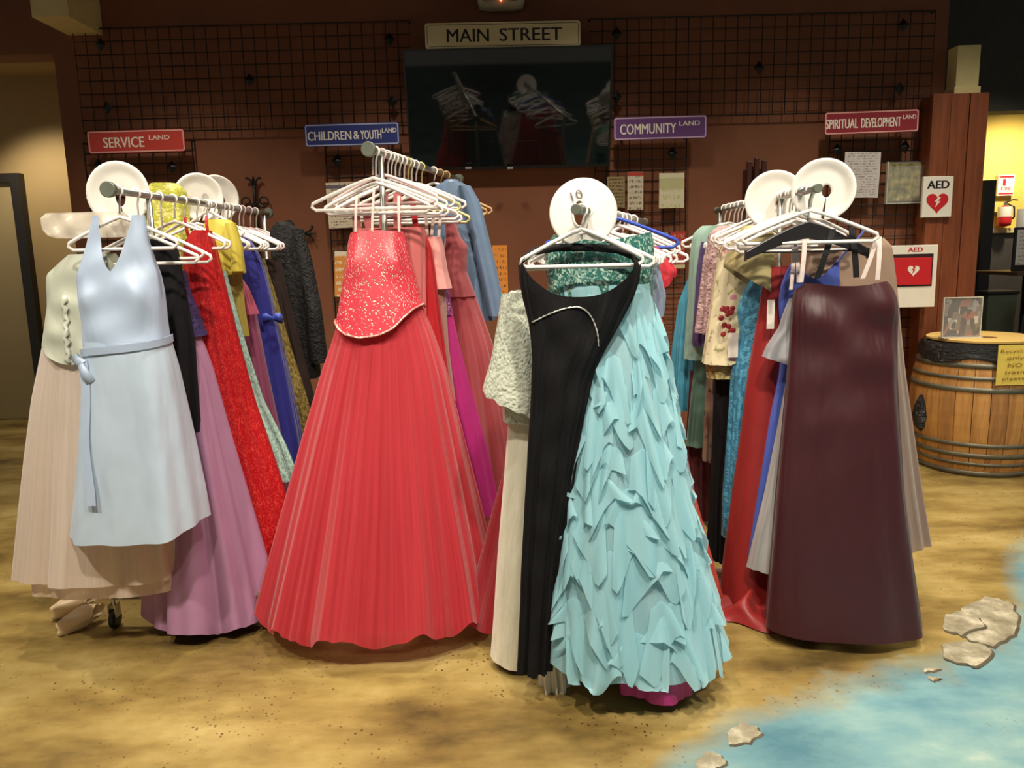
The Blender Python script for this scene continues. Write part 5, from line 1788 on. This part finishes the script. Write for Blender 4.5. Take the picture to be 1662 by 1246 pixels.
MB().lathe([(.018, zt0_), (.02, zt0_ + .03), (.012, zt0_ + .04)], (e.x, YX - .075, 0), 'z', 12).build('valve', chrome, fx)
MB().sweep([(e.x - .01, YX - .09, zt0_ + .03), (e.x + .06, YX - .1, zt0_ + .055), (e.x + .11, YX - .1, zt0_ + .05)], .007, 6).build('lever', rubber, fx)
MB().sweep([(e.x + .01, YX - .085, zt0_ + .02), (e.x + .07, YX - .11, zt0_ - .02), (e.x + .085, YX - .1, zt0_ - .12), (e.x + .08, YX - .08, zb0 + .08)], .009, 8).build('hose', rubber, fx, True)
MB().box((e.x - .03, YX - .012, zt0_ - .1), (e.x + .03, YF - .001, zt0_ - .06)).build('wall_hook', iron, fx)
# grey green bin
YT = 7.35
t0, t1 = P(1588, 470, YT), P(1636, 470, YT)
bc2 = ((t0.x + t1.x) / 2, YT)
s = root('waste_bin', (bc2[0], YT, 0), 'grey green waste bin with a black lid behind the barrel', 'bin')
hb2 = P(1610, 476, YT).z
w2 = (t1.x - t0.x) / 2
m_ = MB()
vv = []
for z, k in ((0, .8), (hb2, 1.0)):
    vv += [(bc2[0] - w2 * k, YT - .16 * k, z), (bc2[0] + w2 * k, YT - .16 * k, z), (bc2[0] + w2 * k, YT + .16 * k, z), (bc2[0] - w2 * k, YT + .16 * k, z)]
m_.add(vv, [(0, 3, 2, 1), (0, 1, 5, 4), (1, 2, 6, 5), (2, 3, 7, 6), (3, 0, 4, 7), (4, 5, 6, 7)])
m_.build('tub', plain('grey_green_plastic', (84, 94, 78), .5), s, bevel=.01)
MB().box((bc2[0] - w2 - .01, YT - .17, hb2), (bc2[0] + w2 + .01, YT + .17, hb2 + .03)).build('lid', rubber, s, bevel=.006)
# dark pedestal table with a notice frame
YD = 6.6
d0 = P(1614, 440, YD)
s = root('side_table', (d0.x + .5, YD, 0), 'dark pedestal table at the right edge of the room', 'table')
dw = wood_mat('dark_table_top', (52, 36, 26), (84, 56, 38), 10, .35, 'x')
zt_b = d0.z
MB().box((d0.x, YD - .3, zt_b - .03), (d0.x + 1.0, YD + .3, zt_b)).build('top', dw, s, bevel=.005)
MB().lathe([(.035, .03), (.03, .1), (.03, zt_b - .03)], (d0.x + .28, YD, 0), 'z', 16).build('pedestal', black, s, True)
MB().lathe([(.26, 0), (.26, .015), (.05, .035)], (d0.x + .28, YD, 0), 'z', 28).build('foot', black, s)
f0, f1 = P(1642, 428, YD - .1), P(1690, 368, YD - .1)
s = root('framed_notice', ((f0.x + f1.x) / 2, YD - .1, zt_b), 'black framed notice standing on the dark side table', 'picture frame')
MB().box((f0.x, YD - .11, zt_b), (f1.x, YD - .09, f1.z)).build('frame', rubber, s, bevel=.004)
MB().box((f0.x + .02, YD - .114, zt_b + .05), (f1.x - .02, YD - .1105, f1.z - .02)).build('page', print_mat('notice_page_print', (216, 212, 204), (150, 150, 150), 9, .5), s)
f0, f1 = P(1652, 365, YD), P(1690, 338, YD)
s = root('paper_roll', ((f0.x + f1.x) / 2, YD + .05, zt_b), 'tall white paper towel roll behind the framed notice', 'paper roll')
cx_ = (f0.x + f1.x) / 2
MB().lathe([(.018, zt_b), (.065, zt_b + .001), (.065, f1.z), (.018, f1.z)], (cx_, YD + .05, 0), 'z', 24).build('paper', whitep, s, True)
MB().lathe([(.017, zt_b + .001), (.017, f1.z + .002)], (cx_, YD + .05, 0), 'z', 16).build('core', plain('cardboard_core', (150, 120, 84), .8), s)
